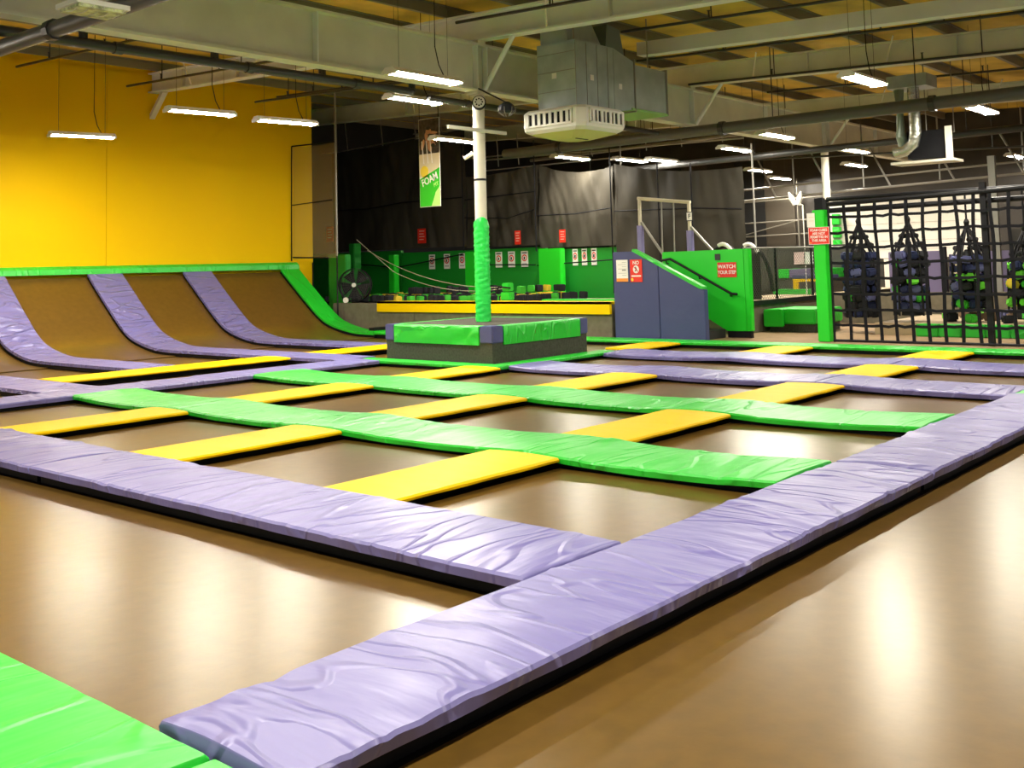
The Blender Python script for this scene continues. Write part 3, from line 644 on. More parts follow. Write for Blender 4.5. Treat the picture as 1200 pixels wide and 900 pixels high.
put('lime_top_edge', MB().prism([(8.97, 1.945), (8.95, 1.99), (7.30, 1.19), (7.30, 1.145), (7.38, 1.152)], 'x', 14.29, 14.45), M_GRN, nw)
gw = thing('green_stair_wall', 'bright green padded stair wall with a handrail', 'wall', (15.5, 8.0, .1))
put('panel', MB().prism([(8.95, 1.0), (8.95, 1.915), (6.98, 1.93), (6.97, .24), (7.42, .23), (7.9, .50)], 'x', 15.44, 15.56), M_GWALL, gw, bev=.01)
put('edge_pad', MB().prism([(6.975, 1.93), (6.86, 1.93), (6.86, .24), (6.965, .24)], 'x', 15.43, 15.57), M_GWALL, gw, bev=.01)
put('base', B(15.45, 15.55, 6.88, 7.42, .101, .235), M_BLACK, gw)
hr = MB().tube([(15.36, 8.93, 1.735), (15.36, 8.70, 1.765), (15.36, 7.25, 1.01), (15.36, 7.12, 1.0)], .028, 8)
h = put('handrail', hr, M_BLACK, gw, smooth=True)
for yy, zz in ((8.80, 1.74), (8.0, 1.40), (7.28, 1.03)):
    put('bracket', MB().tube([(15.36, yy, zz - .01), (15.37, yy, zz - .07), (15.435, yy, zz - .07)], .016, 6), M_BLACK, h)
put('switch_plate', B(15.425, 15.439, 7.52, 7.64, 1.71, 1.84), M_BLKPR, gw)

# ------------------------------------------------------------------ signs
SM = Matrix(((0, 0, -1, 0), (-1, 0, 0, 0), (0, 1, 0, 0), (0, 0, 0, 1)))   # local x -> -y, local y -> z, local z -> -x
def plate(name, label, x, y, z, w, h, m, cat='sign', group=None, tilt=0.0, t=.008):
    me = MB().box(-w / 2, w / 2, -h / 2, h / 2, -t, 0).mesh(name); me.materials.append(m)
    o = bpy.data.objects.new(name, me); COL.objects.link(o); o.matrix_world = Matrix.Translation((x, y, z)) @ SM @ Matrix.Rotation(tilt, 4, 'Z')
    WL[o] = Vector((x, y, z)); return tag(o, label, cat, group)
def patch(parent, name, x0, x1, y0, y1, m, z=.002): return put(name, MB().box(x0, x1, y0, y1, 0.0005, z), m, parent, local=True)
def blob(parent, name, cx, cy, rx, ry, m, z=.003, n=16, rot=0.0):
    poly = []
    for k in range(n):
        a = 2 * PI * k / n; px, py = rx * math.cos(a), ry * math.sin(a)
        poly.append((cx + px * math.cos(rot) - py * math.sin(rot), cy + px * math.sin(rot) + py * math.cos(rot)))
    return put(name, MB().prism(poly, 'z', .0005, z), m, parent, local=True)
def poly_patch(parent, name, poly, m, z=.002): return put(name, MB().prism(poly, 'z', .0005, z), m, parent, local=True)
def text(parent, s, size, x, y, m, z=.003, rot=0.0, align='CENTER', sx=1.0):
    cu = bpy.data.curves.new('text', 'FONT'); cu.body = s; cu.size = size; cu.align_x = align; cu.align_y = 'CENTER'; cu.extrude = .001; cu.offset = size * .02
    to = bpy.data.objects.new('text', cu); COL.objects.link(to)
    dg = bpy.context.evaluated_depsgraph_get(); me = bpy.data.meshes.new_from_object(to.evaluated_get(dg))
    bpy.data.objects.remove(to, do_unlink=True)
    me.materials.clear(); me.materials.append(m)
    o = bpy.data.objects.new('lettering', me); COL.objects.link(o); o.parent = parent
    o.matrix_local = Matrix.Translation((x, y, z)) @ Matrix.Rotation(rot, 4, 'Z') @ Matrix.Diagonal((sx, 1, 1, 1)); WL[o] = Vector(); return o
s = plate('warning_sign', 'red sign reading watch your step on the green stair wall', 15.425, 7.37, 1.505, .44, .31, M_RED)
text(s, 'WATCH', .11, 0, .065, M_SWHITE); text(s, 'YOUR STEP', .10, 0, -.055, M_SWHITE, sx=.82); blob(s, 'logo', -.18, -.125, .018, .018, M_ORANGE)
s = plate('rules_sheet', 'white rules sheet with orange foot on the navy stair wall', 14.285, 9.225, 1.54, .29, .46, M_SWHITE)
patch(s, 'orange_band', -.145, .145, -.23, -.16, M_ORANGE)
for k in range(7): patch(s, 'print_line', (-.10 if k % 2 else .0), .11, .17 - k * .045, .178 - k * .045, mat('grey_print', (.35, .35, .36)))
patch(s, 'print_line', 0.0, .10, .01, .025, M_BLKPR)
s = plate('prohibition_sign', 'red no sign with a crossed white circle on the navy wall', 14.285, 8.87, 1.535, .30, .47, M_RED)
text(s, 'NO', .10, 0, .165, M_SWHITE); blob(s, 'white_disc', 0, .03, .075, .085, M_SWHITE)
put('figure', MB().prism([(-.02, .08), (.0, .085), (.02, .03), (.045, -.005), (.03, -.015), (.0, .01), (-.02, -.02), (-.035, -.01), (-.01, .03)], 'z', .003, .005), M_BLKPR, s, local=True)
put('slash', MB().prism([(-.055, .075), (-.045, .085), (.055, -.015), (.045, -.025)], 'z', .003, .006), M_RED, s, local=True)
patch(s, 'caption_band', -.12, .12, -.125, -.095, M_SWHITE); blob(s, 'logo', -.10, -.185, .03, .035, M_YPRINT)
# green post with the foam cube sign
gpst = thing('green_post', 'green padded post at the edge of the cargo net', 'post', (15.1, 5.12, .1))
put('pad', B(15.0, 15.22, 5.0, 5.24, .105, 2.62), M_GWALL, gpst, bev=.012); put('cap', B(15.04, 15.18, 5.04, 5.20, 2.62, 2.85), M_BLACK, gpst)
s = plate('warning_sign', 'red sign about foam cubes on the green padded post', 14.975, 5.11, 2.125, .42, .33, M_RED)
for k, (l, sx) in enumerate((('FOAM CUBES', .85), ('ARE NOT', .9), ('PERMITTED IN', .8), ('THIS AREA', .9))): text(s, l, .068, 0, .105 - k * .066, M_SWHITE, sx=sx)
blob(s, 'logo', -.17, -.135, .018, .018, M_ORANGE)
for a, b in ((-.21, -.203), (.203, .21)): patch(s, 'border', a, b, -.165, .165, M_SWHITE)
for a, b in ((-.165, -.158), (.158, .165)): patch(s, 'border', -.203, .203, a, b, M_SWHITE)
s = plate('notice_board', 'small white notice beside the top of the green post', 14.98, 5.26, 2.43, .16, .27, M_SWHITE)
patch(s, 'print_line', -.04, .06, .05, .06, M_CREAM); patch(s, 'print_line', -.04, .06, -.02, -.01, M_CREAM)
# red signs on the nets and triple pictograms on the pit wall
for (x, y, z, w, h, lab) in ((19.0, 20.05, 2.72, .36, .46, 'red notice on the tall net curtain below the banner'), (19.0, 16.1, 2.52, .22, .40, 'red notice on the net close beside the column'),
                             (19.0, 14.46, 2.50, .22, .36, 'red notice on the net above the wide green pier'), (18.9, 24.4, 2.95, .36, .50, 'red notice behind the edge of the sheer netting')):
    s = plate('net_notice', lab, x, y, z, w, h, M_RED)
    for k in range(4): patch(s, 'print_line', -w * .3, w * (.34 - .1 * (k % 2)), h * (.30 - k * .19), h * (.36 - k * .19), mat('faded_print', (.8, .45, .38)))
n = 0
for grp, ys in (('below the hanging banner', (19.9, 19.25, 18.6)), ('between column and wide green pier', (17.1, 16.6, 16.1)), ('beyond the wide green pier', (14.25, 13.93, 13.6))):
    for k, y in enumerate(ys):
        s = plate('pictogram_sign', 'white pictogram sign %s, %s of three' % (grp, ['first', 'middle', 'last'][k]), 19.285, y, 1.90, .26 if y > 15 else .18, .46, M_SWHITE, group='pictogram signs on the pit wall')
        w = .13 if y > 15 else .09
        blob(s, 'red_ring', 0, .03, w * .75, .10, M_RED); blob(s, 'inner_disc', 0, .03, w * .5, .066, M_SWHITE, z=.005)
        put('figure', MB().prism([(-.02, .07), (.03, .06), (.02, .0), (.04, -.02), (-.03, -.01)], 'z', .005, .008), M_BLKPR, s, local=True)
        patch(s, 'caption', -w * .7, w * .7, .16, .19, M_BLKPR); patch(s, 'caption', -w * .7, w * .7, -.16, -.13, mat('grey_print', (.35, .35, .36)))
# banner
bn = plate('hanging_banner', 'tall hanging banner with action photo above green FOAM lettering', 14.2, 14.83, 4.32, .72, 2.20, M_SWHITE, cat='banner', tilt=.0, t=.012)
w, h = .72, 2.20
patch(bn, 'photo_area', -w / 2 + .01, w / 2 - .01, .22, h / 2 - .01, M_DPRINT)
for cx, cy, rx, ry, rot in ((-.02, .78, .10, .07, .2), (.12, .74, .18, .035, -.1), (-.08, .62, .06, .14, .3), (.10, .50, .15, .05, -.6), (.02, .40, .07, .14, .25), (-.22, .46, .05, .14, -.3), (.24, .58, .04, .12, .4)):
    blob(bn, 'photo_figure', cx, cy, rx, ry, M_SKIN, z=.004, rot=rot)
for cx, cy in ((-.02, .86), (.0, .60), (.14, .42)): blob(bn, 'photo_shadow', cx, cy, .07, .05, M_BLKPR, z=.005)
for x0 in (-.27, -.12, .02): put('pole_print', MB().prism([(x0, .55), (x0 + .03, .55), (x0 + .09, -.02), (x0 + .06, -.02)], 'z', .002, .0045), M_SWHITE, bn, local=True)
patch(bn, 'pale_band', -w / 2 + .01, w / 2 - .01, -.34, .22, M_CREAM)
blob(bn, 'yellow_print', -.18, -.22, .14, .15, M_YPRINT, z=.004)
poly_patch(bn, 'green_field', [(-w / 2 + .01, -h / 2 + .01), (w / 2 - .01, -h / 2 + .01), (w / 2 - .01, -.14), (-w / 2 + .01, -.40)], M_GPRINT, z=.004)
poly_patch(bn, 'light_green_field', [(0.05, -h / 2 + .01), (w / 2 - .01, -h / 2 + .01), (w / 2 - .01, -.60), (0.2, -.75)], M_LGPRINT, z=.0045)
text(bn, 'FOAM', .25, 0.0, -.43, M_SWHITE, z=.007, rot=.33, sx=.85); text(bn, 'PIT', .13, .22, -.56, M_LGPRINT, z=.007, rot=.33)
put('eyelet_cord', MB().tube([(-.33, 1.1, 0), (-.33, 1.5, 0)], .008, 5), M_ROPE, bn, local=True); put('eyelet_cord', MB().tube([(.33, 1.1, 0), (.33, 1.5, 0)], .008, 5), M_ROPE, bn, local=True)

# ------------------------------------------------------------------ pull-up frame
pu = thing('pull_up_frame', 'pull-up bar frame with lavender sleeves rising behind the stairs', 'exercise frame', (17.5, 10.1, .8))
for y_, zt_ in ((10.86, 3.29), (9.46, 3.11)):
    put('post', MB().tube([(17.5, y_, .80), (17.5, y_, zt_)], .045, 10), mat('cream_post', (.55, .50, .36), rough=.5), pu)
    put('sleeve', MB().tube([(17.5, y_, .82), (17.5, y_, zt_ - .68)], .085, 12), mat('lilac_sleeve', (.22, .20, .42), rough=.45), pu)
    put('brace', MB().tube([(17.5, y_ - .04, zt_ - .60), (17.5, y_ - .62, 1.9), (17.5, y_ - 1.1, 1.2)], .035, 8), M_GPIPE, pu)
put('top_bar', MB().tube([(17.5, 10.9, 3.28), (17.5, 9.42, 3.10)], .045, 10), mat('cream_post', (.5, .5, .36)), pu)
for y_ in (10.22, 9.88): put('rope', MB().tube([(17.5, y_, 3.18), (17.5, y_ + .02, 2.2), (17.5, y_ + .03, .9)], .018, 6), M_GPIPE, pu)
s = plate('score_plate', 'small white plate with a black letter on the pull-up frame', 17.40, 9.40, 2.76, .18, .22, M_BLKPR); patch(s, 'white_face', -.07, .07, -.09, .09, M_SWHITE); text(s, 'F', .15, 0, 0, M_BLKPR, z=.004)

# ------------------------------------------------------------------ raised deck with chain-link, right of the stairs
rd = thing('raised_deck', 'raised grey deck with black edge behind the green bench', 'deck', (19, 9, .1))
put('body', B(16.4, 26, 7.55, 8.95, .101, .72), M_TAUPE, rd); put('deck_surface', B(16.38, 26, 7.53, 8.95, .721, .80), M_TAN, rd)
put('edge_strip', B(16.4, 26, 7.49, 7.528, .69, .80), M_BLACK, rd); put('lime_end', B(16.30, 16.40, 7.35, 7.75, .70, .82), M_GRN, rd)
ch = thing('chain_link_fence', 'chain-link net fence with black posts on the raised deck', 'fence', (18, 7.6, .8))
m_ = MB(); step = .085; x0, x1, z0, z1 = 16.6, 20.6, .80, 1.95
def diag(sg):
    c = x0 - (z1 - z0)
    while c < x1 + (z1 - z0):
        a, b = (c, z0), (c + (z1 - z0), z1)
        if sg < 0: a, b = (c, z1), (c + (z1 - z0), z0)
        (ax, az), (bx, bz) = a, b
        if ax < x0: az += (x0 - ax) * (1 if sg > 0 else -1); ax = x0
        if bx > x1: bz -= (bx - x1) * (1 if sg > 0 else -1); bx = x1
        if bx - ax > .02: m_.tube([(ax, 7.6, az), (bx, 7.6, bz)], .007, 3, caps=False)
        c += step
diag(1); diag(-1)
o = put('wire_mesh', m_, mat('fence_wire', (.05, .05, .045), rough=.5), ch); o['kind'] = 'stuff'
for x in (16.65, 18.1, 20.0): put('post', MB().tube([(x, 7.6, .80), (x, 7.6, 1.95)], .03, 8), M_BLACK, ch)
put('top_rail', MB().tube([(16.6, 7.6, 1.96), (23, 7.6, 1.97)], .018, 8), M_GPIPE, ch)
hp = thing('helmet_stack', 'black and white rounded rack end behind the green stair wall', 'rack', (17.2, 7.9, .8))
for k, x in enumerate((17.0, 18.2)):
    pts = [(x, 8.30 - .55 * math.cos(a), .95 + 1.08 * math.sin(a)) for a in [PI * q / 10 for q in range(11)]]
    put('hoop', MB().tube(pts, .05, 8), M_BLACK if k else M_BLACK, hp)
    put('white_band', MB().tube([(x - .05, 8.30 - .42 * math.cos(a), 1.03 + 1.04 * math.sin(a)) for a in [PI * (.3 + .04 * q) for q in range(8)]], .045, 8), M_WHITE, hp)
put('back_panel', B(17.6, 17.66, 7.75, 8.75, .801, 1.85), M_BLACK, hp)
# blocks and platform beyond
fb = thing('block_platform', 'charcoal block with green and lavender pads beyond the chain-link', 'platform', (22, 8.9, .1))
put('body', B(22.0, 23.2, 8.0, 9.45, .801, 1.18), M_CARPET, fb)
for a, b, m in ((9.15, 9.45, M_GRN), (8.45, 9.14, M_PURPLE), (8.0, 8.44, M_GRN)): put('edge_pad', B(21.96, 23.2, a, b, 1.18, 1.42), m, fb, bev=.01)
yb = thing('yellow_step', 'small yellow framed step with blue top on the raised deck', 'step', (21, 8.3, .8))
put('frame', B(21.2, 21.3, 8.55, 8.68, .801, 1.10).box(21.2, 21.3, 7.7, 8.68, 1.10, 1.17), M_YEL, yb); put('pad', B(21.2, 21.8, 7.7, 8.70, 1.172, 1.27), M_NAVY, yb, bev=.01)
tag(put('green_curb', B(20.5, 20.7, 7.9, 8.9, .801, .93), M_GRN, bev=.01), 'low green curb pad on the raised deck', 'pad')
for y, m, w, lab in ((9.15, mat('pink_sheet', (.75, .5, .5)), .30, 'pale pink sheet pinned above the block platform'), (8.85, M_SWHITE, .22, 'narrow white sheet pinned above the block platform')):
    plate('wall_sheet', lab, 23.15, y + .25, 1.70, w, .34, m)
tag(put('back_divider', B(23.2, 23.3, 7.6, 13.5, .801, 2.05), M_DWALL), 'dark divider panel behind the block platform', 'panel')
# green bench pad in front of the deck
bnch = thing('green_bench', 'green padded bench on dark base against the raised deck', 'bench', (17.6, 6.9, .1))
put('base', B(17.3, 18.6, 6.35, 7.40, .101, .28), M_CARPET, bnch); put('pad', B(17.22, 18.68, 6.3, 7.46, .28, .60), M_GRN, bnch, bev=.03)
put('end_pad', B(17.12, 17.215, 7.0, 7.46, .22, .60), M_GRN, bnch, bev=.02)

# ------------------------------------------------------------------ cargo net
cn = thing('cargo_net', 'black webbing cargo net stretched on a black steel frame', 'net', (15.1, 3, .1))
put('top_rail', MB().tube([(15.1, 4.97, 2.72), (15.1, -1.2, 2.86)], .045, 8), M_BLACK, cn); put('bottom_rail', MB().tube([(15.1, 4.97, .13), (15.1, -1.2, .13)], .025, 8), M_BLACK, cn)
put('frame_post', MB().tube([(15.1, 4.95, .1), (15.1, 4.95, 2.75)], .025, 8), M_BLACK, cn)
put('frame_post', B(15.14, 15.24, 2.09, 2.19, .1, 2.95), M_BLACK, cn); put('frame_post', B(15.14, 15.26, -1.3, -1.16, .1, 2.95), M_BLACK, cn)
put('upper_rail', MB().tube([(15.2, 4.97, 2.60), (15.2, -1.2, 2.66)], .05, 8), M_BLACK, cn)
rnd = random.Random(5)
def flat_strap(pts, w, horizontal):
    vs = []; fs = []
    for x, y, z in pts:
        if horizontal: vs += [(x - .006, y, z - w), (x - .006, y, z + w), (x + .006, y, z + w), (x + .006, y, z - w)]
        else: vs += [(x - .006, y - w, z), (x - .006, y + w, z), (x + .006, y + w, z), (x + .006, y - w, z)]
    for i in range(len(pts) - 1):
        for k in range(4): fs.append((4 * i + k, 4 * i + (k + 1) % 4, 4 * i + 4 + (k + 1) % 4, 4 * i + 4 + k))
    fs += [(3, 2, 1, 0), tuple(4 * len(pts) - 4 + k for k in range(4))]
    return MB().add(vs, fs)
ys_ = [4.92 - .292 * k for k in range(22)]
zs_ = [.13 + .292 * k for k in range(1, 9)]
for y_ in ys_[1:]:
    ph = rnd.uniform(0, 6); pts = [(15.1 + .01 * math.sin(ph + j), y_ + .014 * math.sin(ph + j * .8), .13 + (2.62) * j / 14) for j in range(15)]
    put('net_strap', flat_strap(pts, .03, False), M_ROPE, cn)
for z_ in zs_:
    ph = rnd.uniform(0, 6); pts = []
    for j in range(len(ys_)):
        pts.append((15.09, ys_[j], z_ + .012 * math.sin(ph + j * 1.7)))
        if j < len(ys_) - 1: pts.append((15.09, (ys_[j] + ys_[j + 1]) / 2, z_ - .012 + .01 * math.sin(ph + j * 1.1)))
    put('net_strap', flat_strap(pts, .026, True), M_ROPE, cn)

# ------------------------------------------------------------------ obstacle area behind the cargo net
gb = thing('pit_border', 'green padded border in front of the foam obstacle pit', 'border', (16.95, 1, .1))
y_ = 4.06
while y_ > -1.5:
    put('pad', B(16.88, 17.18, y_ - .43, y_, .101, .34), M_GRN, gb, bev=.02); y_ -= .44
tag(put('tan_deck', B(17.20, 20.5, -1.5, 5.0, .101, .34), M_TAN), 'tan deck behind the green padded border under the hanging climbers', 'deck')
tag(put('grey_kick_wall', B(20.6, 20.75, -1.5, 7.4, .101, .84), M_TAUPE), 'grey low wall behind the hanging climbers', 'wall')
for a, b, z0, z1, lab in ((5.62, 7.0, .72, 1.80, 'dull purple wall panel beside the dark post'), (4.62, 5.45, .52, 1.70, 'purple panel with a pale upright sheet'), (3.5, 4.55, .52, 1.76, 'lavender purple wall panel near the black post'), (1.0, 3.4, .5, 1.3, 'dark purple low panel at the hall side')):
    tag(put('purple_panel', B(23.4, 23.5, a, b, .101, z1), M_PURPLE, bev=.01), lab, 'panel')
tag(put('dark_post', B(23.2, 23.34, 5.47, 5.60, .1, 1.9), M_BLACK), 'dark post between two purple panels', 'post')
plate('pale_sheet', 'pale upright sheet on the purple panel', 23.392, 5.25, 1.35, .22, .55, M_CREAM)
ws = thing('white_siding_wall', 'white horizontal siding on the far wall behind the climbers', 'siding', (31.9, 9.6, 1.7))
for k in range(7): put('plank', MB().prism([(31.94, 1.62 + k * .30), (31.99, 1.62 + k * .30), (31.99, 1.90 + k * .30), (31.96, 1.915 + k * .30)], 'y', 7.05, 12.3), M_SIDING, ws)
tag(put('white_door_frame', B(31.9, 31.96, 8.6, 10.4, .1, 1.6), M_SIDING), 'white lower wall section under the siding', 'panel')
for k in range(5): tag(put('green_wall_block', B(31.7, 31.9, 11.85, 12.25, 1.02 + k * .46, 1.40 + k * .46), M_GRN, bev=.02), 'small green block stacked up the white far wall', 'block', 'green blocks on the far wall')
tag(put('wall_board', B(22.3, 22.4, 1.2, 3.7, 1.35, 2.25), M_DWALL), 'dark wall panel behind the lavender climber', 'panel')
tag(put('grey_post', B(22.0, 22.12, 3.82, 3.98, .1, 4.0), M_GPIPE), 'tall grey post behind the cargo net frame', 'post')
# hanging climbers
rail = thing('hanging_rail', 'black rail carrying the hanging climbers', 'rail', (17.9, 3, .1))
put('beam', MB().tube([(17.9, 6.2, 2.98), (17.9, -1.2, 2.98)], .05, 8), M_BLACK, rail); put('post', MB().tube([(17.9, 6.2, .1), (17.9, 6.2, 2.98)], .05, 8), M_BLACK, rail); put('post', MB().tube([(17.9, -1.2, .34), (17.9, -1.2, 2.98)], .05, 8), M_BLACK, rail)
blk = MB().box(-.11, .11, -.07, .07, -.075, .075).mesh('foam_block', .03)
blks = {}
for c_ in ('black', 'blue', 'green', 'lime', 'lavender', 'yellow'):
    me = blk.copy(); me.materials.append(FOAM[c_]); blks[c_] = me
strap_me = {}
def climber(x, y, ztop, zbot, label, weights, seed):
    rn = random.Random(seed)
    t = thing('hanging_climber', label, 'climber', (x, y, zbot), 'hanging foam climbers behind the cargo net')
    put('hanger', MB().tube([(x, y, 2.94), (x, y, ztop)], .02, 6), M_BLACK, t)
    put('swivel', MB().tube([(x, y, ztop + .06), (x, y, ztop), (x, y, ztop - .10)], [.03, .06, .04], 8), M_BLACK, t)
    zm = ztop - .75
    for k in range(9):
        a = 2 * PI * k / 9 + seed
        put('strap', MB().tube([(x, y, ztop - .04), (x + .17 * math.cos(a), y + .17 * math.sin(a), ztop - .4), (x + .33 * math.cos(a), y + .33 * math.sin(a), zm), (x + .36 * math.cos(a), y + .36 * math.sin(a), zbot)], .022, 5), M_BLACK, t)
    put('core', MB().tube([(x, y, ztop - .55), (x, y, zm), (x, y, zbot)], [.06, .19, .22], 12), M_BLACK, t)
    for z, R in ((ztop - .35, .14), (ztop - .52, .24)):
        for k in range(5):
            a = 2 * PI * k / 5 + z * 7
            o = bpy.data.objects.new('foam_block', blks['black']); COL.objects.link(o); o.parent = t
            o.location = (R * math.cos(a), R * math.sin(a), z - zbot); o.rotation_euler = (rn.uniform(-.5, .5), rn.uniform(-.5, .5), a); o.scale = (.55, .6, .6); WL[o] = Vector()
    z = zm
    while z > zbot + .05:
        for k in range(8):
            a = 2 * PI * (k + rn.uniform(-.2, .2)) / 8 + z * 3; c_ = rn.choices(['black', 'blue', 'green', 'lime', 'lavender', 'yellow'], weights)[0]
            R = .255 + rn.uniform(-.02, .07)
            o = bpy.data.objects.new('foam_block', blks[c_]); COL.objects.link(o); o.parent = t
            o.location = (R * math.cos(a), R * math.sin(a), z - zbot); o.rotation_euler = (rn.uniform(-.3, .3), rn.uniform(-.3, .3), a + PI / 2); s_ = rn.uniform(.85, 1.15); o.scale = (s_, s_, s_); WL[o] = Vector()
        z -= .175
    return t
climber(17.8, 5.48, 2.47, .42, 'hanging climber mostly black and navy beside the green post', [5, 5, .5, .3, .5, 0], 1)
climber(17.8, 4.42, 2.46, .47, 'hanging climber with navy and a few lime foam blocks', [4, 3, .7, 1, 2, 0], 2)
climber(17.8, 3.25, 2.34, .57, 'hanging climber with many lavender foam blocks by the black post', [3, 3, .3, 1, 3, 0], 3)
climber(17.8, 2.18, 2.2, .60, 'hanging climber with lime, yellow and lavender foam blocks', [2, 2, 1, 2.5, 2, 1], 4)
climber(17.8, 1.0, 2.3, .57, 'hanging climber of dark foam at the far end of rail', [4, 3, .5, 1, 2, 0], 5)
rnd = random.Random(31)
lspots = []
for k in range(400):
    if len(lspots) >= 26: break
    x, y = rnd.uniform(17.45, 19.6), rnd.uniform(1.2, 3.9)
    if all((x - a) ** 2 + (y - b) ** 2 > .13 for a, b in lspots): lspots.append((x, y))
for x, y in lspots:
    c_ = rnd.choice(['lime', 'lavender', 'black', 'brown', 'blue', 'green'])
    me = blks.get(c_)
    if me is None:
        me = blk.copy(); me.materials.append(FOAM[c_]); blks[c_] = me
    s_ = rnd.uniform(.9, 1.4)
    o = bpy.data.objects.new('loose_foam_block', me); COL.objects.link(o); o.location = (x, y, .342 + .075 * s_); o.rotation_euler = (0, 0, rnd.uniform(0, 3)); o.scale = (s_, s_, s_)
    tag(o, '%s foam block lying loose on the tan deck' % c_, 'foam block', 'loose foam blocks under the climbers')

# ------------------------------------------------------------------ air duct and diffuser
du = thing('air_duct', 'large galvanised air duct hanging beside the column', 'duct', (11, 7.7, 4.5))
dsec = put('drop_section', B(10.3, 11.45, 7.3, 8.15, 4.45, 5.62), M_GALV, du)
put('transition', MB().prism([(11.46, 4.45), (12.1, 4.55), (12.1, 5.45), (11.46, 5.62)], 'y', 7.3, 8.15), M_GALV, du)
put('rear_section', B(12.12, 13.2, 7.3, 8.15, 4.58, 5.40), M_GALV, du)
put('upper_elbow', MB().prism([(10.35, 5.63), (11.4, 5.63), (11.0, 6.15), (10.35, 6.15)], 'y', 7.5, 8.1), M_GALV, du)
put('upper_elbow', MB().prism([(11.42, 5.58), (12.05, 5.48), (11.9, 6.05), (11.5, 6.1)], 'y', 7.45, 8.0), mat('teal_duct_print', (.20, .26, .27), rough=.4, metal=.4), du)
for x in (10.3, 10.62, 10.94, 11.26): put('seam', B(x - .004, x + .004, 7.292, 7.299, 4.46, 5.6), M_GPIPE, dsec)
for z in (4.75, 5.1, 5.42): put('seam', B(10.292, 10.299, 7.31, 8.14, z - .006, z + .006), M_GPIPE, dsec)
put('seam', B(12.1, 12.12, 7.27, 8.18, 4.5, 5.5), M_GPIPE, du); put('seam', B(13.2, 13.23, 7.27, 8.18, 4.55, 5.43), M_GPIPE, du)
for a in ((10.29, 10.298, 7.72, 7.82, 4.98, 5.08), (10.72, 10.82, 7.29, 7.298, 4.94, 5.04), (11.6, 11.7, 7.29, 7.298, 4.88, 4.98)): put('label_sticker', B(*a), M_SWHITE, du)
for x_, y_ in ((10.4, 7.4), (11.3, 8.1), (12.9, 7.5)): put('hanger_strap', B(x_ - .02, x_ + .02, y_ - .003, y_ + .003, 5.38, zr(y_) - .001), M_GPIPE, du)
put('bottom_plate', B(12.0, 13.25, 7.28, 8.2, 4.53, 4.57), M_GWALL if False else mat('green_primer', (.25, .45, .15), rough=.6), du)
cx, cy, R, ch_ = 10.85, 7.78, .70, .13
def octo(R, c): return [(cx - R, cy - R + c), (cx - R + c, cy - R), (cx + R - c, cy - R), (cx + R, cy - R + c), (cx + R, cy + R - c), (cx + R - c, cy + R), (cx - R + c, cy + R), (cx - R, cy + R - c)]
def frustum(rings):
    vs = []; fs = []
    for poly, z in rings: vs += [(x, y, z) for x, y in poly]
    for i in range(len(rings) - 1):
        for k in range(8): fs.append((i * 8 + k, i * 8 + (k + 1) % 8, i * 8 + 8 + (k + 1) % 8, i * 8 + 8 + k))
    fs += [tuple(range(7, -1, -1)), tuple(range(8 * (len(rings) - 1), 8 * len(rings)))]
    return MB().add(vs, fs)
df = put('diffuser', frustum([(octo(R - .10, ch_), 4.03), (octo(R - .02, ch_), 4.08), (octo(R, ch_), 4.14), (octo(R, ch_), 4.40), (octo(R - .05, ch_), 4.449)]), M_WHITE, du); df['label'] = 'white chamfered diffuser with louvred sides'
put('base_panel', frustum([(octo(R - .42, ch_), 3.93), (octo(R - .105, ch_), 4.028)]), mat('pale_lime_panel', (.62, .64, .22), rough=.5), df)
put('slot', B(10.6, 10.95, 7.55, 7.58, 3.92, 3.929), M_BLACK, df)
for side in ('x', 'y'):
    if side == 'x': put('grille_recess', B(cx - R - .004, cx - R + .0, cy - .46, cy + .46, 4.17, 4.36), M_BLACK, df)
    else: put('grille_recess', B(cx - .46, cx + .46, cy - R - .004, cy - R, 4.17, 4.36), M_BLACK, df)
    for fr in ((-.50, -.46), (.46, .50)):
        if side == 'x': put('grille_frame', B(cx - R - .03, cx - R, cy + fr[0], cy + fr[1], 4.15, 4.38), M_WHITE, df)
        else: put('grille_frame', B(cx + fr[0], cx + fr[1], cy - R - .03, cy - R, 4.15, 4.38), M_WHITE, df)
    for zz in ((4.13, 4.165), (4.365, 4.40)):
        if side == 'x': put('grille_frame', B(cx - R - .03, cx - R, cy - .5, cy + .5, *zz), M_WHITE, df)
        else: put('grille_frame', B(cx - .5, cx + .5, cy - R - .03, cy - R, *zz), M_WHITE, df)
    for k in range(7):
        q = -.42 + k * .125
        if side == 'x': put('louvre', B(cx - R - .022, cx - R - .005, cy + q, cy + q + .062, 4.165, 4.365), M_WHITE, df)
        else: put('louvre', B(cx + q, cx + q + (.05 if k % 2 else .075), cy - R - .022, cy - R - .005, 4.165, 4.365), M_WHITE, df)
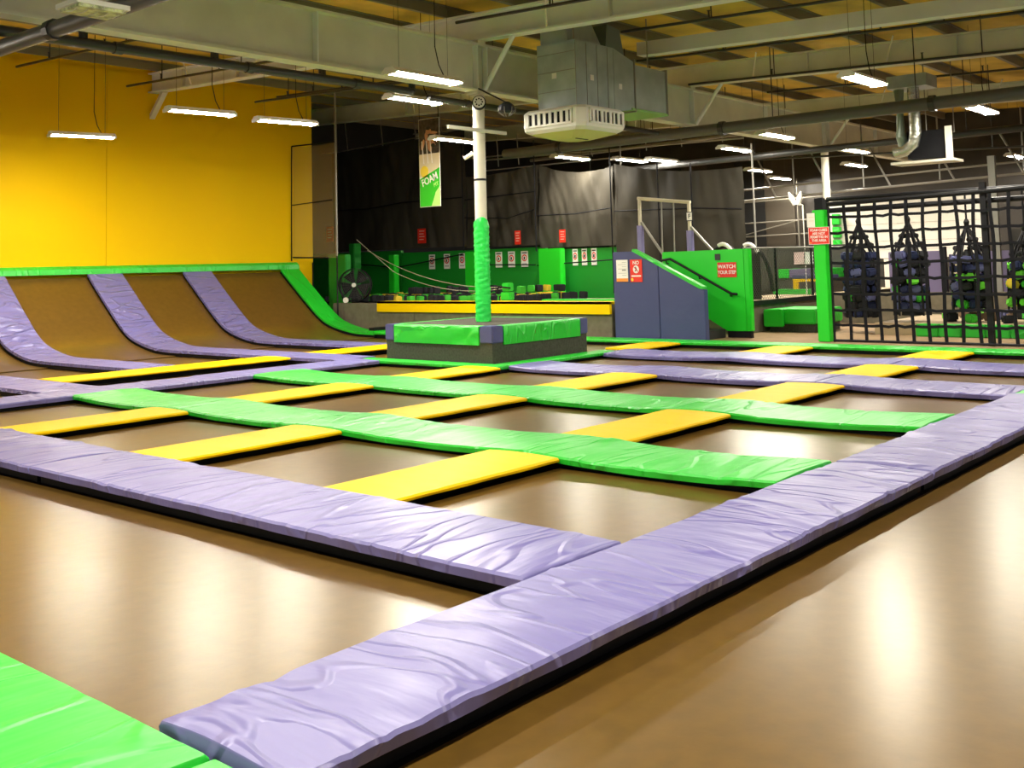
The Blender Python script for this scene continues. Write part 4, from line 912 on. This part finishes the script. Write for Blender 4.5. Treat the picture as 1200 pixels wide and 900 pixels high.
# second unit: foil ducts and heater on the far right
hv = thing('foil_duct_unit', 'heater with silver foil ducts hanging under the roof', 'heater', (19, 4.4, 3.8))
put('header_box', B(18.6, 19.3, 4.15, 5.0, 5.35, 5.62), M_GALV, hv)
put('duct', MB().tube([(18.9, 4.85, 5.35), (18.9, 4.85, 4.3), (19.0, 4.84, 4.1), (19.5, 4.8, 4.05)], .11, 14), mat('green_grey_duct', (.25, .30, .24), rough=.4, metal=.4), hv, smooth=True)
put('duct', MB().tube([(18.8, 4.50, 5.35), (18.8, 4.50, 4.35), (18.8, 4.56, 4.12), (18.8, 4.75, 3.98), (18.8, 4.98, 3.95)], .125, 16), M_FOIL, hv, smooth=True)
put('heater_body', B(18.95, 19.5, 3.95, 4.75, 3.80, 4.40), M_BLACK, hv); put('side_panel', B(18.90, 18.94, 3.78, 3.92, 3.76, 4.45), M_COLM, hv); put('tray', B(18.85, 19.5, 3.75, 5.1, 3.70, 3.755), M_COLM, hv)
for y_ in (4.0, 4.6): put('hanger_rod', MB().tube([(19.8, y_, 4.4), (19.8, y_, zr(y_) - .02)], .012, 5), M_GPIPE, hv)

# ------------------------------------------------------------------ pipes
def pipe(label, pts, r, m=M_PIPE, name='pipe', group=None, heads=0, hang=0, clamp=0):
    p = Vector(pts[0])
    t = thing(name, label, 'pipe', tuple(p), group)
    put('run', MB().tube(pts, r, 10), m, t, smooth=True)
    a, b = Vector(pts[0]), Vector(pts[-1])
    for k in range(hang):
        q = a.lerp(b, (k + .5) / hang); put('hanger', MB().tube([q + Vector((0, 0, r)), (q.x, q.y, zr(q.y) - .01)], .012, 5), M_PIPE, t)
    for k in range(heads):
        q = a.lerp(b, (k + .35) / heads); put('sprinkler_head', MB().tube([q + Vector((0, 0, r)), q + Vector((0, 0, r + .10)), q + Vector((0, 0, r + .12))], [.018, .018, .035], 6), M_PIPE, t)
    for k in range(clamp):
        q = a.lerp(b, (k + .4) / clamp); d_ = (b - a).normalized(); put('coupling', MB().tube([q - d_ * .06, q + d_ * .06], r * 1.25, 10), M_PIPE, t)
    return t
pipe('thick dark pipe crossing under the girder near the yellow wall', [(1.55, 12.0, 4.58), (1.55, -4, 4.55)], .10, mat('dark_grey_pipe', (.09, .09, .085), rough=.4), 'main_pipe', hang=4, clamp=6)
pipe('dark sprinkler main hung close under the girder', [(-2, 9.62, 4.78), (8.6, 9.62, 4.80)], .07, M_PIPE, 'sprinkler_main', hang=0, clamp=5)
for k in range(5): tag(put('pipe_drop', MB().tube([(.6 + 2.0 * k, 9.62, 4.85), (.6 + 2.0 * k, 9.62, 5.15)], .06, 8), M_PIPE), 'stubby black riser on the sprinkler main under the girder', 'pipe', 'risers on the sprinkler main')
pipe('dark sprinkler main continuing past the column towards the duct', [(9.0, 9.62, 4.74), (16.5, 9.62, 4.70)], .06, M_PIPE, 'sprinkler_main', hang=3, clamp=3)
pipe('thick dark pipe sweeping across the hall before the foil ducts', [(16.80, 14.6, 4.67), (16.80, -4, 4.67)], .13, mat('dark_grey_pipe', (.09, .09, .085)), 'main_pipe', hang=6, clamp=4)
SL = 'thin black sprinkler branch pipe under the roof'
for x, y0, y1, dz in ((3.4, 9.9, 18.4, .45), (5.9, 9.9, 19.0, .45), (8.4, 9.9, 18.9, .6), (8.9, -4, 8.8, .35), (11.6, -4, 7.2, .30), (14.5, -4, 8.8, .28), (16.6, -4, 8.8, .55), (20.5, -4, 8.8, .30), (22.6, -4, 12.0, 1.85), (12.2, 9.4, 18.3, .5), (10.6, 9.4, 17.0, .9)):
    pipe(SL, [(x, y0, zr(y0) - .2 - dz), (x, y1, zr(y1) - .2 - dz)], .028, M_PIPE, 'sprinkler_branch', 'sprinkler branch pipes', heads=4, hang=3)
pipe('long dark pipe low in the far hall above the nets', [(21.5, 18, 4.4), (21.5, -4, 4.6)], .09, M_PIPE, 'far_pipe', hang=4)
pipe('grey pipe crossing above the far net frame', [(22.0, 18, 5.1), (22.0, 9.4, 5.2)], .05, M_GPIPE, 'far_pipe', hang=3)
# far wall clutter: trusses and pipes
tr = thing('far_truss', 'grey pipe truss in the far hall above the climbers', 'truss', (26, 6, 3.5))
bar(tr, (26, -4, 4.05), (26, 13, 3.55), .035); bar(tr, (26, -4, 4.35), (26, 13, 3.9), .03)
for k in range(9): bar(tr, (26, -3 + 1.8 * k, 4.0 - .05 * k), (26, -2.4 + 1.8 * k, 5.2 - .04 * k), .03); 
for k in range(7): bar(tr, (26, -2.4 + 2.2 * k, 4.0 - .05 * k), (26, -2.4 + 2.2 * k, 5.6), .025)
fg = thing('far_wall_girts', 'pale pipe rails along the dark far wall by the column', 'rail', (31, 14, 2))
M_DRAIL = mat('dull_rail', (.16, .15, .12), rough=.5)
for z in (1.9, 2.6, 3.1, 3.9): bar(fg, (31.6, 12.4, z), (31.6, 19.5, z - .1), .03, M_DRAIL)
for y_ in (13.3, 15.6, 17.6): bar(fg, (31.5, y_, .1), (31.5, y_, 4.6), .03, M_DRAIL)
bar(fg, (31.5, 13.2, 3.1), (31.5, 15.6, 2.6), .02, M_DRAIL)
sl_ = thing('spotlight_pair', 'pair of white spotlights on an arm near the green post', 'lamp', (20.0, 7.9, 3.1))
put('arm', MB().tube([(20.0, 7.75, .80), (20.0, 7.75, 3.0), (20.0, 7.95, 3.08)], .02, 6), M_WHITE, sl_)
for dy in (-.09, .12): put('head', MB().tube([(20.0, 7.9 + dy * .4, 3.02), (19.98, 7.9 + dy, 3.18), (19.96, 7.9 + dy * 1.5, 3.34)], [.06, .07, .02], 10), M_WHITE, sl_)
wb = thing('far_wall_sheets', 'dark corrugated sheets on the far wall', 'cladding', (31.9, 10, .1))
for k in range(11): put('sheet', B(31.90 - .02 * (k % 2), 31.99, 12.4 + k * 1.2, 13.58 + k * 1.2, .1 + .2 * (k % 3), 5.6), mat('brown_sheet_%d' % (k % 3), [(.03, .024, .018), (.055, .045, .032), (.015, .015, .015)][k % 3], rough=.5), wb)
for k in range(9): put('sheet', B(31.90, 31.99, 7.0 - (k + 1) * 1.5, 6.96 - k * 1.5, .1, 5.4), mat('brown_sheet_%d' % (k % 3), (.05, .05, .05)), wb)

# ------------------------------------------------------------------ strip lamps
LENS = MB(); n = 8; L = 1.26
vs = []
for sx in (-L / 2 + .03, L / 2 - .03):
    for k in range(n + 1):
        a = PI * k / n; vs.append((sx, .10 * math.cos(a), -.052 * math.sin(a)))
LENS.add(vs, [(k, k + 1, n + 2 + k, n + 1 + k) for k in range(n)] + [tuple(range(n, -1, -1)), tuple(range(n + 1, 2 * n + 2))])
LENS_ME = LENS.mesh('lens', 0, False); LENS_ME.materials.append(M_LENS)
HOUS_ME = MB().prism([(-.165, -.030), (-.155, -.030), (-.105, .001), (.105, .001), (.155, -.030), (.165, -.030), (.08, .05), (-.08, .05)], 'x', -L / 2, L / 2).mesh('housing'); HOUS_ME.materials.append(M_WHITE)
CAP_ME = MB().box(-.02, .02, -.145, .145, -.055, .0).mesh('end_cap'); CAP_ME.materials.append(M_WHITE)
def lamp(x, y, z, label, group=None, rz=0.0, scale=1.0, cord=True):
    t = thing('strip_lamp', label, 'lamp', (x, y, z), group, rz)
    for nm, me, loc in (('housing', HOUS_ME, (0, 0, 0)), ('lens', LENS_ME, (0, 0, 0)), ('end_cap', CAP_ME, (-L / 2 + .01, 0, 0)), ('end_cap', CAP_ME, (L / 2 - .01, 0, 0))):
        o = bpy.data.objects.new(nm, me); COL.objects.link(o); o.parent = t; o.location = (loc[0] * scale, loc[1], loc[2]); o.scale = (scale, 1, 1) if nm != 'end_cap' else (1, 1, 1); WL[o] = Vector()
    h = zr(y) - z - .02
    for sx in (-.45 * scale, .45 * scale): put('suspension_wire', MB().tube([(sx, 0, .05), (sx, 0, h)], .004, 4), M_PIPE, t, local=True)
    if cord: put('power_cord', MB().tube([(.38 * scale, 0, .05), (.30 * scale, .02, .22), (.24 * scale, .03, .5), (.25 * scale, .03, h)], .009, 5), M_BLACK, t, local=True)
    return t
lamp(6.30, 16.9, 4.60, 'lit strip lamp hanging closest to the yellow wall', rz=-.25)
lamp(6.35, 12.7, 4.60, 'lit strip lamp hanging before the yellow wall under the rafter bracket', rz=-.12)
lamp(8.25, 12.75, 4.60, 'lit strip lamp hanging beside the end of the yellow wall', rz=-.15)
lamp(6.95, 7.65, 4.60, 'lit strip lamp glowing against the side of the deep girder', scale=1.15)
lamp(9.0, 10.0, 4.76, 'lit strip lamp hanging just behind the girder flange near the column')
lamp(12.5, 3.1, 4.60, 'lit strip lamp hanging under the rafter near the foil ducts', scale=1.1)
lamp(17.85, 2.85, 4.60, 'lit strip lamp hanging beyond the foil ducts', scale=1.15)
lamp(18.4, 7.6, 4.60, 'lit strip lamp hanging by the girder past the duct', scale=1.2)
FAR = 'lit strip lamp in the far hall above the net curtains'
for x, y in ((18.35, 13.6), (20.3, 13.0), (21.2, 12.5), (20.3, 9.7), (26.8, 12.4), (23.5, 7.8), (27.8, 9.6), (29.5, 5.3), (13.0, 12.8), (30.5, 13.5)):
    lamp(x, y, 4.60, FAR, 'far hall strip lamps', scale=1.15, cord=False)
# lamps over the near part of the court
for x, y in ((0.6, 3.0), (0.6, 12.7), (-3.5, 3.0), (-3.5, 7.6), (7.0, -1.8), (0.6, -1.8), (-3.5, -1.8), (12.5, -1.8), (1.0, 16.9)):
    lamp(x, y, 4.60, 'lit strip lamp over the open end of the trampoline court', 'near court strip lamps', cord=False)
lo = thing('unlit_lamp', 'unlit wire-guarded lamp with patterned lens beside the thick pipe', 'lamp', (1.1, 6.5, 4.40))
put('housing', B(.82, 1.38, 6.25, 6.70, 4.40, 4.45), M_WHITE, lo); put('lens', B(.85, 1.35, 6.28, 6.67, 4.37, 4.399), mat('patterned_lens', (.5, .55, .3), rough=.3, var=.6, vscale=12), lo)
for k in range(5): put('guard_wire', MB().tube([(.88 + .11 * k, 6.24, 4.39), (.88 + .11 * k, 6.475, 4.355), (.88 + .11 * k, 6.71, 4.39)], .006, 4), M_WHITE, lo)
put('hanger', MB().tube([(1.1, 6.47, 4.45), (1.1, 6.47, zr(6.47) - .02)], .012, 5), M_PIPE, lo)
